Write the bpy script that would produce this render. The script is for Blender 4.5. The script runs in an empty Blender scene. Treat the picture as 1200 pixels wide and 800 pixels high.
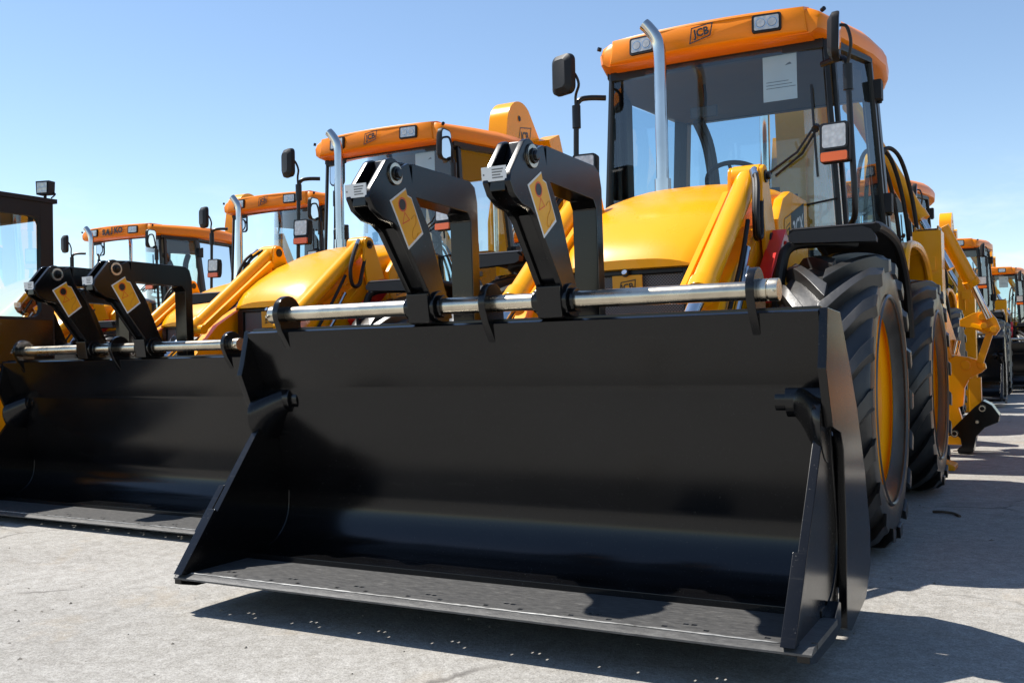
import bpy, bmesh, math, random
from mathutils import Vector, Matrix
rnd = random.Random(7)
S = bpy.context.scene
COL = S.collection
PI = math.pi

# ------------------------------------------------------------------ materials
def nodes_of(name):
    m = bpy.data.materials.new(name); m.use_nodes = True
    nt = m.node_tree; nt.nodes.clear()
    out = nt.nodes.new('ShaderNodeOutputMaterial')
    return m, nt, out
def N(nt, t, **kw):
    n = nt.nodes.new(t)
    for k, v in kw.items():
        if k in n.inputs.keys(): n.inputs[k].default_value = v
        else: setattr(n, k, v)
    return n
def ramp(nt, stops):
    r = nt.nodes.new('ShaderNodeValToRGB'); e = r.color_ramp.elements
    while len(e) < len(stops): e.new(.5)
    for i, (p, c) in enumerate(stops):
        e[i].position = p; e[i].color = (c if len(c) == 4 else (*c, 1))
    return r
def pbr(name, col, rough=.4, metal=0., coat=0., spec=.5, var=.12, vscale=6., rvar=.08, bump=0., bscale=60., col2=None):
    m, nt, out = nodes_of(name)
    b = N(nt, 'ShaderNodeBsdfPrincipled')
    b.inputs['Metallic'].default_value = metal
    b.inputs['Coat Weight'].default_value = coat
    b.inputs['Coat Roughness'].default_value = .06
    b.inputs['Specular IOR Level'].default_value = spec
    tc = N(nt, 'ShaderNodeTexCoord')
    no = N(nt, 'ShaderNodeTexNoise'); no.inputs['Scale'].default_value = vscale; no.inputs['Detail'].default_value = 6
    nt.links.new(tc.outputs['Object'], no.inputs['Vector'])
    c2 = col2 or tuple(c * (1 - var) for c in col); c1 = tuple(min(1, c * (1 + var * .5)) for c in col)
    r = ramp(nt, [(.3, c2), (.7, c1)])
    nt.links.new(no.outputs['Fac'], r.inputs['Fac']); nt.links.new(r.outputs['Color'], b.inputs['Base Color'])
    mr = N(nt, 'ShaderNodeMapRange'); mr.inputs['To Min'].default_value = max(.02, rough - rvar); mr.inputs['To Max'].default_value = rough + rvar
    nt.links.new(no.outputs['Fac'], mr.inputs['Value']); nt.links.new(mr.outputs['Result'], b.inputs['Roughness'])
    if bump:
        n2 = N(nt, 'ShaderNodeTexNoise'); n2.inputs['Scale'].default_value = bscale; n2.inputs['Detail'].default_value = 4
        nt.links.new(tc.outputs['Object'], n2.inputs['Vector'])
        bp = N(nt, 'ShaderNodeBump'); bp.inputs['Strength'].default_value = bump; bp.inputs['Distance'].default_value = .01
        nt.links.new(n2.outputs['Fac'], bp.inputs['Height']); nt.links.new(bp.outputs['Normal'], b.inputs['Normal'])
    nt.links.new(b.outputs['BSDF'], out.inputs['Surface'])
    return m
M = {}
M['yellow'] = pbr('yellow_paint', (.90, .375, .002), .27, coat=.12, spec=.28, var=.04, vscale=2.5, bump=.012, bscale=14)
M['roof'] = pbr('orange_roof_moulding', (.90, .245, .002), .36, coat=.08, spec=.28, var=.04, vscale=2.5, bump=.01, bscale=14)
M['black'] = pbr('black_paint', (.0035, .0035, .004), .18, spec=.40, var=.3, vscale=5, rvar=.04, bump=.012, bscale=12)
def dusty(m):
    nt = m.node_tree; b = next(n for n in nt.nodes if n.type == 'BSDF_PRINCIPLED'); tc = next(n for n in nt.nodes if n.type == 'TEX_COORD')
    src = b.inputs['Base Color'].links[0].from_socket
    mp = N(nt, 'ShaderNodeMapping'); mp.inputs['Scale'].default_value = (1.6, 60, 9); mp.inputs['Rotation'].default_value = (0, .25, 0)
    n1 = N(nt, 'ShaderNodeTexNoise'); n1.inputs['Scale'].default_value = 2.2; n1.inputs['Detail'].default_value = 8; n1.inputs['Roughness'].default_value = .7
    nt.links.new(tc.outputs['Object'], mp.inputs['Vector']); nt.links.new(mp.outputs['Vector'], n1.inputs['Vector'])
    n2 = N(nt, 'ShaderNodeTexNoise'); n2.inputs['Scale'].default_value = 160; n2.inputs['Detail'].default_value = 3; nt.links.new(tc.outputs['Object'], n2.inputs['Vector'])
    r1 = ramp(nt, [(.58, (0, 0, 0)), (.76, (.6, .6, .6))]); nt.links.new(n1.outputs['Fac'], r1.inputs['Fac'])
    r2 = ramp(nt, [(.66, (0, 0, 0)), (.74, (1, 1, 1))]); nt.links.new(n2.outputs['Fac'], r2.inputs['Fac'])
    ad = N(nt, 'ShaderNodeMath', operation='ADD'); ad.use_clamp = True; nt.links.new(r1.outputs['Color'], ad.inputs[0]); nt.links.new(r2.outputs['Color'], ad.inputs[1])
    mx = N(nt, 'ShaderNodeMix', data_type='RGBA'); nt.links.new(ad.outputs[0], mx.inputs['Factor']); nt.links.new(src, mx.inputs[6]); mx.inputs[7].default_value = (.022, .021, .019, 1)
    nt.links.new(mx.outputs[2], b.inputs['Base Color'])
    rs = b.inputs['Roughness'].links[0].from_socket
    ra = N(nt, 'ShaderNodeMath', operation='MULTIPLY_ADD'); ra.inputs[1].default_value = .16; nt.links.new(ad.outputs[0], ra.inputs[0]); nt.links.new(rs, ra.inputs[2]); nt.links.new(ra.outputs[0], b.inputs['Roughness'])
dusty(M['black'])
M['satin'] = pbr('satin_black', (.006, .006, .007), .38, spec=.4, var=.2)
M['plastic'] = pbr('black_plastic', (.007, .007, .008), .55, spec=.35, var=.2, bump=.05, bscale=200)
M['rubber'] = pbr('tyre_rubber', (.032, .031, .030), .36, spec=.6, var=.35, vscale=9, rvar=.1, bump=.08, bscale=40)
M['chrome'] = pbr('chrome', (.78, .77, .74), .12, metal=1, var=.1, vscale=15, rvar=.06)
M['zinc'] = pbr('zinc_tube', (.66, .59, .47), .28, metal=1, var=.25, vscale=11, rvar=.12, bump=.04, bscale=60)
M['exhaust'] = pbr('exhaust_steel', (.66, .63, .59), .13, metal=1, var=.15, vscale=4, rvar=.04)
M['red'] = pbr('red_paint', (.75, .01, .008), .35, coat=.3)
M['white'] = pbr('white_vinyl', (.72, .72, .70), .45, var=.06)
M['ochre'] = pbr('ochre_print', (.62, .25, .01), .4)
M['amber'] = pbr('amber_lens', (.75, .13, .005), .2, coat=.6)
M['decal_black'] = pbr('decal_black', (.012, .012, .012), .35)
M['decal_white'] = pbr('decal_white', (.75, .75, .73), .4)
M['decal_yellow'] = pbr('decal_yellow', (.83, .38, .01), .4)  # also puts the reflected yellow on the jaw pin bolts
M['print'] = pbr('print_grey', (.16, .16, .16), .5)
M['cabin'] = pbr('cabin_trim', (.05, .046, .042), .7, var=.15)
M['headliner'] = pbr('headliner', (.14, .115, .09), .8, var=.1)
M['seat'] = pbr('seat_cloth', (.03, .03, .032), .8)
M['hole'] = pbr('dark_recess', (.006, .006, .006), .6)
M['weld'] = pbr('ground_steel', (.30, .30, .29), .5, metal=.3, var=.3, vscale=14, col2=(.02, .02, .02))

def lens_mat():
    m, nt, out = nodes_of('lamp_lens')
    b = N(nt, 'ShaderNodeBsdfPrincipled'); b.inputs['Metallic'].default_value = .35; b.inputs['Roughness'].default_value = .22
    b.inputs['Coat Weight'].default_value = 1.0
    tc = N(nt, 'ShaderNodeTexCoord')
    w = N(nt, 'ShaderNodeTexVoronoi'); w.inputs['Scale'].default_value = 38
    nt.links.new(tc.outputs['Object'], w.inputs['Vector'])
    r = ramp(nt, [(.1, (.62, .60, .55)), (.7, (.48, .46, .42))]); nt.links.new(w.outputs['Distance'], r.inputs['Fac'])
    nt.links.new(r.outputs['Color'], b.inputs['Base Color'])
    bp = N(nt, 'ShaderNodeBump'); bp.inputs['Strength'].default_value = .25; bp.inputs['Distance'].default_value = .008
    nt.links.new(w.outputs['Distance'], bp.inputs['Height']); nt.links.new(bp.outputs['Normal'], b.inputs['Normal'])
    nt.links.new(b.outputs['BSDF'], out.inputs['Surface']); return m
M['lens'] = lens_mat()
def glass_mat(name, tint, base=.05, ior=1.5):
    m, nt, out = nodes_of(name)
    tr = N(nt, 'ShaderNodeBsdfTransparent'); tr.inputs['Color'].default_value = (*tint, 1)
    gl = N(nt, 'ShaderNodeBsdfGlossy'); gl.inputs['Roughness'].default_value = .015; gl.inputs['Color'].default_value = (.95, .97, 1, 1)
    fr = N(nt, 'ShaderNodeFresnel'); fr.inputs['IOR'].default_value = ior
    ad = N(nt, 'ShaderNodeMath', operation='ADD'); ad.inputs[1].default_value = base; ad.use_clamp = True
    mx = N(nt, 'ShaderNodeMixShader')
    tc = N(nt, 'ShaderNodeTexCoord'); no = N(nt, 'ShaderNodeTexNoise'); no.inputs['Scale'].default_value = 1.3
    bp = N(nt, 'ShaderNodeBump'); bp.inputs['Strength'].default_value = .04; bp.inputs['Distance'].default_value = .05
    nt.links.new(tc.outputs['Object'], no.inputs['Vector']); nt.links.new(no.outputs['Fac'], bp.inputs['Height']); nt.links.new(bp.outputs['Normal'], gl.inputs['Normal'])
    nt.links.new(fr.outputs['Fac'], ad.inputs[0]); nt.links.new(ad.outputs[0], mx.inputs['Fac'])
    nt.links.new(tr.outputs[0], mx.inputs[1]); nt.links.new(gl.outputs[0], mx.inputs[2])
    nt.links.new(mx.outputs[0], out.inputs['Surface']); return m
M['glass'] = glass_mat('tinted_glass', (.69, .83, .90), .025)
M['mirror_glass_cab'] = glass_mat('dark_reflective_glass', (.60, .76, .84), .10)
M['mirror'] = pbr('mirror_silver', (.85, .86, .88), .02, metal=1, var=.02, rvar=.0)
def mesh_grille():
    m, nt, out = nodes_of('grille_mesh')
    b = N(nt, 'ShaderNodeBsdfPrincipled'); b.inputs['Roughness'].default_value = .45
    tc = N(nt, 'ShaderNodeTexCoord'); mp = N(nt, 'ShaderNodeMapping'); mp.inputs['Rotation'].default_value = (0, PI/4, 0)
    ch = N(nt, 'ShaderNodeTexVoronoi'); ch.inputs['Scale'].default_value = 95; ch.inputs['Randomness'].default_value = .0
    nt.links.new(tc.outputs['Object'], mp.inputs['Vector']); nt.links.new(mp.outputs['Vector'], ch.inputs['Vector'])
    r = ramp(nt, [(.38, (.008, .008, .008)), (.5, (.16, .16, .165))]); nt.links.new(ch.outputs['Distance'], r.inputs['Fac'])
    nt.links.new(r.outputs['Color'], b.inputs['Base Color'])
    nt.links.new(b.outputs['BSDF'], out.inputs['Surface']); return m
M['mesh'] = mesh_grille()
def worn_mat():
    m, nt, out = nodes_of('worn_cutting_edge')
    b = N(nt, 'ShaderNodeBsdfPrincipled'); b.inputs['Roughness'].default_value = .5
    tc = N(nt, 'ShaderNodeTexCoord'); mp = N(nt, 'ShaderNodeMapping'); mp.inputs['Scale'].default_value = (1, 3, 3)
    no = N(nt, 'ShaderNodeTexNoise'); no.inputs['Scale'].default_value = 22; no.inputs['Detail'].default_value = 10; no.inputs['Roughness'].default_value = .75
    nt.links.new(tc.outputs['Object'], mp.inputs['Vector']); nt.links.new(mp.outputs['Vector'], no.inputs['Vector'])
    r = ramp(nt, [(.35, (.035, .035, .036)), (.6, (.085, .083, .080)), (.78, (.24, .235, .225))]); nt.links.new(no.outputs['Fac'], r.inputs['Fac'])
    nt.links.new(r.outputs['Color'], b.inputs['Base Color'])
    bp = N(nt, 'ShaderNodeBump'); bp.inputs['Strength'].default_value = .25; bp.inputs['Distance'].default_value = .01
    nt.links.new(no.outputs['Fac'], bp.inputs['Height']); nt.links.new(bp.outputs['Normal'], b.inputs['Normal'])
    nt.links.new(b.outputs['BSDF'], out.inputs['Surface']); return m
M['worn'] = worn_mat()
def ground_mat():
    m, nt, out = nodes_of('concrete_yard')
    b = N(nt, 'ShaderNodeBsdfPrincipled'); b.inputs['Roughness'].default_value = .85; b.inputs['Specular IOR Level'].default_value = .25
    tc = N(nt, 'ShaderNodeTexCoord')
    def noise(s, d=6, ro=.6, dist=0.):
        n = N(nt, 'ShaderNodeTexNoise'); n.inputs['Scale'].default_value = s; n.inputs['Detail'].default_value = d
        n.inputs['Roughness'].default_value = ro; n.inputs['Distortion'].default_value = dist
        nt.links.new(tc.outputs['Object'], n.inputs['Vector']); return n
    def mix(bt, fac, a, c):
        x = N(nt, 'ShaderNodeMix', data_type='RGBA', blend_type=bt)
        if isinstance(fac, float): x.inputs['Factor'].default_value = fac
        else: nt.links.new(fac, x.inputs['Factor'])
        for s, v in ((6, a), (7, c)):
            if isinstance(v, tuple): x.inputs[s].default_value = (*v, 1)
            else: nt.links.new(v, x.inputs[s])
        return x.outputs[2]
    big = ramp(nt, [(.3, (.315, .302, .280)), (.7, (.425, .412, .388))]); nt.links.new(noise(.55, 8).outputs['Fac'], big.inputs['Fac'])
    fine = ramp(nt, [(.34, (.42, .41, .40)), (.50, (1, 1, 1)), (.68, (1.28, 1.27, 1.25))]); nt.links.new(noise(150, 5, .8).outputs['Fac'], fine.inputs['Fac'])
    c = mix('MULTIPLY', .9, big.outputs['Color'], fine.outputs['Color'])
    med = ramp(nt, [(.35, (.78, .77, .75)), (.65, (1.06, 1.06, 1.06))]); nt.links.new(noise(14, 6, .7).outputs['Fac'], med.inputs['Fac'])
    c = mix('MULTIPLY', 1., c, med.outputs['Color'])
    grit = ramp(nt, [(.40, (.80, .79, .78)), (.60, (1.10, 1.10, 1.09))]); nt.links.new(noise(52, 6, .75).outputs['Fac'], grit.inputs['Fac'])
    c = mix('MULTIPLY', 1., c, grit.outputs['Color'])
    # rusty dust patches
    dust = ramp(nt, [(.56, (0, 0, 0)), (.72, (1, 1, 1))]); nt.links.new(noise(1.7, 7, .65, .6).outputs['Fac'], dust.inputs['Fac'])
    dm = N(nt, 'ShaderNodeMath', operation='MULTIPLY'); dm.inputs[1].default_value = .38; nt.links.new(dust.outputs['Color'], dm.inputs[0])
    c = mix('MIX', dm.outputs[0], c, (.36, .28, .18))
    # dark specks
    vo = N(nt, 'ShaderNodeTexVoronoi'); vo.inputs['Scale'].default_value = 21; nt.links.new(tc.outputs['Object'], vo.inputs['Vector'])
    sp = ramp(nt, [(.05, (1, 1, 1)), (.11, (0, 0, 0))]); nt.links.new(vo.outputs['Distance'], sp.inputs['Fac'])
    spm = N(nt, 'ShaderNodeMath', operation='MULTIPLY'); nt.links.new(sp.outputs['Color'], spm.inputs[0])
    sel = ramp(nt, [(.6, (0, 0, 0)), (.63, (.8, .8, .8))]); nt.links.new(noise(5).outputs['Fac'], sel.inputs['Fac']); nt.links.new(sel.outputs['Color'], spm.inputs[1])
    c = mix('MIX', spm.outputs[0], c, (.07, .065, .06))
    # oil and water stains
    st = ramp(nt, [(.60, (1, 1, 1)), (.66, (.72, .71, .70)), (.70, (.60, .59, .58))]); nt.links.new(noise(.85, 4, .55, 1.2).outputs['Fac'], st.inputs['Fac'])
    c = mix('MULTIPLY', .4, c, st.outputs['Color'])
    # hairline cracks
    wn = noise(1.1, 5, .6)
    vm = N(nt, 'ShaderNodeVectorMath', operation='MULTIPLY_ADD'); vm.inputs[1].default_value = (.55, .55, .0)
    nt.links.new(wn.outputs['Color'], vm.inputs[0]); nt.links.new(tc.outputs['Object'], vm.inputs[2])
    cv = N(nt, 'ShaderNodeTexVoronoi', feature='DISTANCE_TO_EDGE'); cv.inputs['Scale'].default_value = .42; nt.links.new(vm.outputs[0], cv.inputs['Vector'])
    cr = ramp(nt, [(.002, (1, 1, 1)), (.007, (0, 0, 0))]); nt.links.new(cv.outputs['Distance'], cr.inputs['Fac'])
    cs = ramp(nt, [(.44, (0, 0, 0)), (.56, (.75, .75, .75))]); nt.links.new(noise(1.9, 3).outputs['Fac'], cs.inputs['Fac'])
    cm = N(nt, 'ShaderNodeMath', operation='MULTIPLY'); nt.links.new(cr.outputs['Color'], cm.inputs[0]); nt.links.new(cs.outputs['Color'], cm.inputs[1])
    c = mix('MIX', cm.outputs[0], c, (.10, .09, .08))
    nt.links.new(c, b.inputs['Base Color'])
    h = N(nt, 'ShaderNodeMath', operation='ADD'); nt.links.new(noise(70, 8, .75).outputs['Fac'], h.inputs[0]); nt.links.new(noise(9, 4).outputs['Fac'], h.inputs[1])
    bp = N(nt, 'ShaderNodeBump'); bp.inputs['Strength'].default_value = .45; bp.inputs['Distance'].default_value = .012
    nt.links.new(h.outputs[0], bp.inputs['Height']); nt.links.new(bp.outputs['Normal'], b.inputs['Normal'])
    nt.links.new(b.outputs['BSDF'], out.inputs['Surface']); return m
M['ground'] = ground_mat()
M['leaf'] = pbr('leaf', (.055, .095, .028), .6, var=.5, vscale=1.2)
M['bark'] = pbr('bark', (.09, .065, .045), .9, var=.4)
M['stone'] = pbr('stone_chip', (.20, .18, .15), .9, var=.5, vscale=40)

# ------------------------------------------------------------------ mesh builder
class MB:
    def __init__(s): s.v = []; s.f = []; s.m = []; s.cm = 0
    def mat(s, i): s.cm = i; return s
    def add(s, vs, fs):
        o = len(s.v); s.v += [tuple(v) for v in vs]
        for f in fs: s.f.append([i + o for i in f]); s.m.append(s.cm)
        return s
    def box(s, x0, x1, y0, y1, z0, z1):
        vs = [(x, y, z) for z in (z0, z1) for y in (y0, y1) for x in (x0, x1)]
        return s.add(vs, [(0,2,3,1),(4,5,7,6),(0,1,5,4),(2,6,7,3),(0,4,6,2),(1,3,7,5)])
    def prism(s, poly, x0, x1):            # poly in (y,z), extruded along x
        a = sum(poly[i][0]*poly[(i+1) % len(poly)][1]-poly[(i+1) % len(poly)][0]*poly[i][1] for i in range(len(poly)))
        if a < 0: poly = poly[::-1]
        n = len(poly); vs = [(x0, y, z) for y, z in poly] + [(x1, y, z) for y, z in poly]
        fs = [tuple(range(n))[::-1], tuple(range(n, 2*n))] + [(i, (i+1) % n, n+(i+1) % n, n+i) for i in range(n)]
        return s.add(vs, fs)
    def slab(s, poly, fr, w0, w1):         # poly (u,v) in a frame, extruded along the normal
        n = len(poly); vs = [fr(u, v, w0) for u, v in poly] + [fr(u, v, w1) for u, v in poly]
        fs = [tuple(range(n))[::-1], tuple(range(n, 2*n))] + [(i, (i+1) % n, n+(i+1) % n, n+i) for i in range(n)]
        return s.add(vs, fs)
    def beam(s, p0, p1, w, d, side=(1, 0, 0), w1=None, d1=None):
        p0, p1 = Vector(p0), Vector(p1); t = (p1-p0).normalized(); a = Vector(side); a = (a-t*a.dot(t)).normalized(); b = t.cross(a)
        vs = []
        for p, ww, dd in ((p0, w, d), (p1, w1 or w, d1 or d)):
            for i, j in ((-1,-1),(1,-1),(1,1),(-1,1)): vs.append(p+a*i*ww/2+b*j*dd/2)
        return s.add(vs, [(3,2,1,0),(4,5,6,7),(0,1,5,4),(1,2,6,5),(2,3,7,6),(3,0,4,7)])
    def tube(s, pts, r, n=12, cap=True):
        P = [Vector(p) for p in pts]; rs = r if isinstance(r, (list, tuple)) else [r]*len(P)
        T = []
        for i in range(len(P)):
            t = (P[min(i+1, len(P)-1)]-P[max(i-1, 0)]); T.append(t.normalized())
        a = T[0].orthogonal().normalized(); vs = []
        for i, p in enumerate(P):
            a = (a-T[i]*a.dot(T[i])).normalized(); b = T[i].cross(a)
            for k in range(n):
                th = 2*PI*k/n; vs.append(p+(a*math.cos(th)+b*math.sin(th))*rs[i])
        fs = [(i*n+k, i*n+(k+1) % n, (i+1)*n+(k+1) % n, (i+1)*n+k) for i in range(len(P)-1) for k in range(n)]
        if cap: fs += [tuple(range(n))[::-1], tuple(range((len(P)-1)*n, len(P)*n))]
        return s.add(vs, fs)
    def cyl(s, p0, p1, r, n=20, r1=None): return s.tube([p0, p1], [r, r if r1 is None else r1], n)
    def lathe(s, prof, n=48, c=(0,0,0), closed=False):     # prof (x, radius) about the x axis
        vs = []
        for x, r in prof:
            for k in range(n):
                th = 2*PI*k/n; vs.append((c[0]+x, c[1]+r*math.cos(th), c[2]+r*math.sin(th)))
        m = len(prof); fs = []
        for i in range(m if closed else m-1):
            j = (i+1) % m
            for k in range(n): fs.append((i*n+k, j*n+k, j*n+(k+1) % n, i*n+(k+1) % n))
        return s.add(vs, fs)
    def loft(s, secs, cap=True, closed=True):
        n = len(secs[0]); vs = [p for q in secs for p in q]; fs = []
        for i in range(len(secs)-1):
            for k in range(n if closed else n-1): fs.append((i*n+k, i*n+(k+1) % n, (i+1)*n+(k+1) % n, (i+1)*n+k))
        if cap: fs += [tuple(range(n))[::-1], tuple(range((len(secs)-1)*n, len(secs)*n))]
        return s.add(vs, fs)
    def sheet(s, poly, x0, x1, t):         # bent plate: open (y,z) profile, thickness t outward (left normal)
        off = []
        for i in range(len(poly)):
            a = Vector(poly[max(i-1, 0)]); b = Vector(poly[min(i+1, len(poly)-1)]); d = (b-a).normalized()
            off.append((poly[i][0]-d.y*t, poly[i][1]+d.x*t))
        n = len(poly); vs = [(x, *p) for x in (x0, x1) for p in list(poly)+off]
        fs = []
        for i in range(n-1):
            fs += [(i, i+1, 2*n+i+1, 2*n+i), (n+i, 3*n+i, 3*n+i+1, n+i+1), (i, n+i, n+i+1, i+1), (2*n+i, 2*n+i+1, 3*n+i+1, 3*n+i)]
        fs += [(0, 2*n, 3*n, n), (n-1, 2*n-1, 4*n-1, 3*n-1)]
        return s.add(vs, fs)
    def mesh(s, name, mats, bevel=0., angle=32, weld=True):
        me = bpy.data.meshes.new(name); me.from_pydata(s.v, [], s.f)
        for i, p in enumerate(me.polygons): p.material_index = s.m[i]
        for m in mats: me.materials.append(M[m])
        bm = bmesh.new(); bm.from_mesh(me)
        bmesh.ops.recalc_face_normals(bm, faces=bm.faces[:])
        if bevel:
            ed = [e for e in bm.edges if len(e.link_faces) == 2 and e.calc_face_angle(0) > math.radians(35) and e.calc_length() > bevel*1.2]
            if ed: bmesh.ops.bevel(bm, geom=ed, offset=bevel, offset_type='OFFSET', segments=2, profile=.6, affect='EDGES', clamp_overlap=True)
        for f in bm.faces: f.smooth = True
        bm.to_mesh(me); bm.free()
        me.set_sharp_from_angle(angle=math.radians(angle))
        me.name = name
        return me

def frame(o, r, u):
    o, r, u = Vector(o), Vector(r).normalized(), Vector(u); u = (u-r*u.dot(r)).normalized(); n = r.cross(u)
    return lambda a, b, c=0.: tuple(o+r*a+u*b+n*c)
_tc = {}
def text_geo(body, size, bold=0., shear=0.):
    k = (body, size, bold, shear)
    if k in _tc: return _tc[k]
    cu = bpy.data.curves.new('lettering', 'FONT'); cu.body = body; cu.size = size; cu.align_x = 'CENTER'; cu.align_y = 'CENTER'
    cu.offset = bold; cu.shear = shear; cu.resolution_u = 3; cu.fill_mode = 'FRONT'
    o = bpy.data.objects.new('lettering', cu); COL.objects.link(o)
    dg = bpy.context.evaluated_depsgraph_get(); me = bpy.data.meshes.new_from_object(o.evaluated_get(dg))
    r = ([tuple(v.co) for v in me.vertices], [tuple(p.vertices) for p in me.polygons])
    bpy.data.objects.remove(o); bpy.data.curves.remove(cu); bpy.data.meshes.remove(me)
    _tc[k] = r; return r
def put_text(mb, body, size, fr, bold=0., shear=0., w=.003, du=0., dv=0., rot=0., sx=1., skew=0.):
    vs, fs = text_geo(body, size, bold, shear); c, s_ = math.cos(rot), math.sin(rot)
    vs = [(v[0]*sx, v[1]) for v in vs]
    vs = [(a, b+skew*a) for a, b in vs]
    mb.add([fr(du+c*a-s_*b, dv+s_*a+c*b, w) for a, b in vs], fs)
def ring(mb, poly, fr, t, w):
    n = len(poly); cx = sum(p[0] for p in poly)/n; cy = sum(p[1] for p in poly)/n
    inn = []
    for i in range(n):
        a, p, b = (Vector(poly[(i+d) % n]) for d in (-1, 0, 1)); d1 = (p-a).normalized(); d2 = (b-p).normalized()
        n1 = Vector((-d1.y, d1.x)); n2 = Vector((-d2.y, d2.x)); q = (n1+n2); q = q/max(.2, q.dot(n1)); inn.append(p+q*t)
    mb.add([fr(*p, w) for p in poly]+[fr(*p, w) for p in inn], [(i, (i+1) % n, n+(i+1) % n, n+i) for i in range(n)])
def spline(pts, k=6):
    P = [Vector(p) for p in pts]; out = []
    for i in range(len(P)-1):
        a, b, c, d = P[max(i-1, 0)], P[i], P[i+1], P[min(i+2, len(P)-1)]
        for j in range(k):
            t = j/k; out.append(.5*((2*b)+(c-a)*t+(2*a-5*b+4*c-d)*t*t+(3*b-a-3*c+d)*t**3))
    out.append(P[-1]); return [tuple(p) for p in out]
def arc(c, r, a0, a1, n=10):
    return [(c[0]+r*math.cos(math.radians(a0+(a1-a0)*i/n)), c[1]+r*math.sin(math.radians(a0+(a1-a0)*i/n))) for i in range(n+1)]

# ------------------------------------------------------------------ objects
def link(name, data, parent=None):
    o = bpy.data.objects.new(name, data); COL.objects.link(o); o.parent = parent; return o
CACHE = {}
def part(name, key, fn, mats, parent, bevel=0., angle=32, loc=None):
    if key not in CACHE: CACHE[key] = fn().mesh(name, mats, bevel, angle)
    o = link(name, CACHE[key], parent)
    if bevel:
        wn = o.modifiers.new('normals', 'WEIGHTED_NORMAL'); wn.keep_sharp = True; wn.weight = 80
    if loc: o.location = loc
    return o
def tag(o, label=None, cat=None, group=None, kind=None):
    if label: o['label'] = label
    if cat: o['category'] = cat
    if group: o['group'] = group
    if kind: o['kind'] = kind
    return o

# ================================================================== backhoe loader, built once, y = away from the camera
WX, WR = .89, .705
def m_tyre():
    b = MB(); R0 = WR-.064
    prof = [(-.155, .40), (-.195, .46), (-.212, .54), (-.205, .61), (-.185, R0-.015), (-.12, R0), (0, R0+.006), (.12, R0), (.185, R0-.015), (.205, .61), (.212, .54), (.195, .46), (.155, .40)]
    b.lathe(prof, 64)
    for x in (-.21, .21):                                     # moulded rings on the sidewall
        b.lathe([(x*.985, .475), (x*1.03, .483), (x*.99, .492)], 64)
    nl = 18
    for side in (-1, 1):
        for i in range(nl):
            th0 = 2*PI*(i+(.5 if side > 0 else 0))/nl
            secs = []
            for k in range(8):
                s = k/7; x = side*(-.012+s*.217)
                th = th0+.46*s**1.1-.12
                wd = .033+.014*(1-s)**3+.008*s
                ro = WR-.004-.022*s**2; ri = R0-.03*s
                if k == 7: ro -= .02
                sec = []
                for (dt, r) in ((-wd*1.35, ri-.014), (-wd*.92, ro), (wd*.92, ro), (wd*1.35, ri-.014)):
                    a = th+dt/ro*1.0
                    sec.append((x, -r*math.cos(a), r*math.sin(a)))
                secs.append(sec)
            e = []                                             # lug end running down the sidewall
            for (dt, r) in ((-.05, .60), (-.036, .655), (.036, .655), (.05, .60)):
                a = th0+.34+.02+dt/.65; e.append((side*.222, -r*math.cos(a), r*math.sin(a)))
            secs.append(e)
            b.loft(secs)
    return b
def m_rim(sgn):
    def f():
        b = MB()
        prof = [(.150, .40), (.158, .415), (.140, .425), (.115, .395), (.105, .37), (.04, .35), (-.03, .345), (-.045, .30), (-.03, .22), (.0, .20), (.01, .12), (.0, .0)]
        b.lathe([(sgn*x, r) for x, r in prof], 64)
        b.lathe([(sgn*-.155, .43), (sgn*-.16, .40), (sgn*-.1, .36), (sgn*-.03, .345)], 48)
        for k in range(10):
            a = 2*PI*k/10; c = (0, .16*math.cos(a), .16*math.sin(a)); b.cyl((sgn*.0, c[1], c[2]), (sgn*.035, c[1], c[2]), .014, 6)
        b.cyl((0, 0, 0), (sgn*.09, 0, 0), .095, 24); b.cyl((sgn*.09, 0, 0), (sgn*.11, 0, 0), .06, 24)
        return b
    return f
PROF = spline([(.412, 1.066), (.46, .955), (.515, .842)], 3)[:-1] + spline([(.515, .842), (.548, .69), (.580, .54), (.6175, .382)], 4)[:-1] + [(.42+.2*math.sin(math.radians(a)), .348-.2*math.cos(math.radians(a))) for a in range(100, -1, -10)] + [(.34, .148)]
def m_shell():
    b = MB()
    up = [p for p in PROF if p[1] > .0]
    b.sheet(up, -1.15, 1.15, -.022)
    b.mat(0)
    # folded stiffener along the top lip
    b.beam((-1.15, .442, 1.050), (1.15, .442, 1.050), .03, .05, (0, 1, 0))
    outer = [(.405, 1.068), (.60, 1.06), (.72, .92), (.86, .74), (.98, .52), (1.06, .30), (1.05, .17), (.94, .08), (.66, .035), (.585, .06), (.612, .40), (.600, .62), (.56, .68), (.46, .70), (.437, .706), (.357, .885), (.372, .93)]
    for s in (-1, 1): b.prism(outer, s*1.150, s*1.176)
    # closed box behind the wall
    b.prism([(.67, .66), (.86, .74), (.98, .52), (1.05, .30), (1.03, .17), (.80, .14), (.70, .16), (.69, .40)], -1.149, 1.149)
    # arc weld on the left and right cheeks
    for s in (-1, 1):
        pts = [(s*1.117, y, z) for y, z in [(.42+.175*math.sin(math.radians(a)), .348-.175*math.cos(math.radians(a))) for a in range(15, 95, 8)]+[(.60, .45), (.585, .56)]]
        b.tube(pts, .006, 6)
    # faint pressed seams in the wall
    for x in (.29, .43, -.62, -.52):
        b.beam((x, .516, .835), (x+.014, .5365, .735), .007, .008)
    return b
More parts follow.
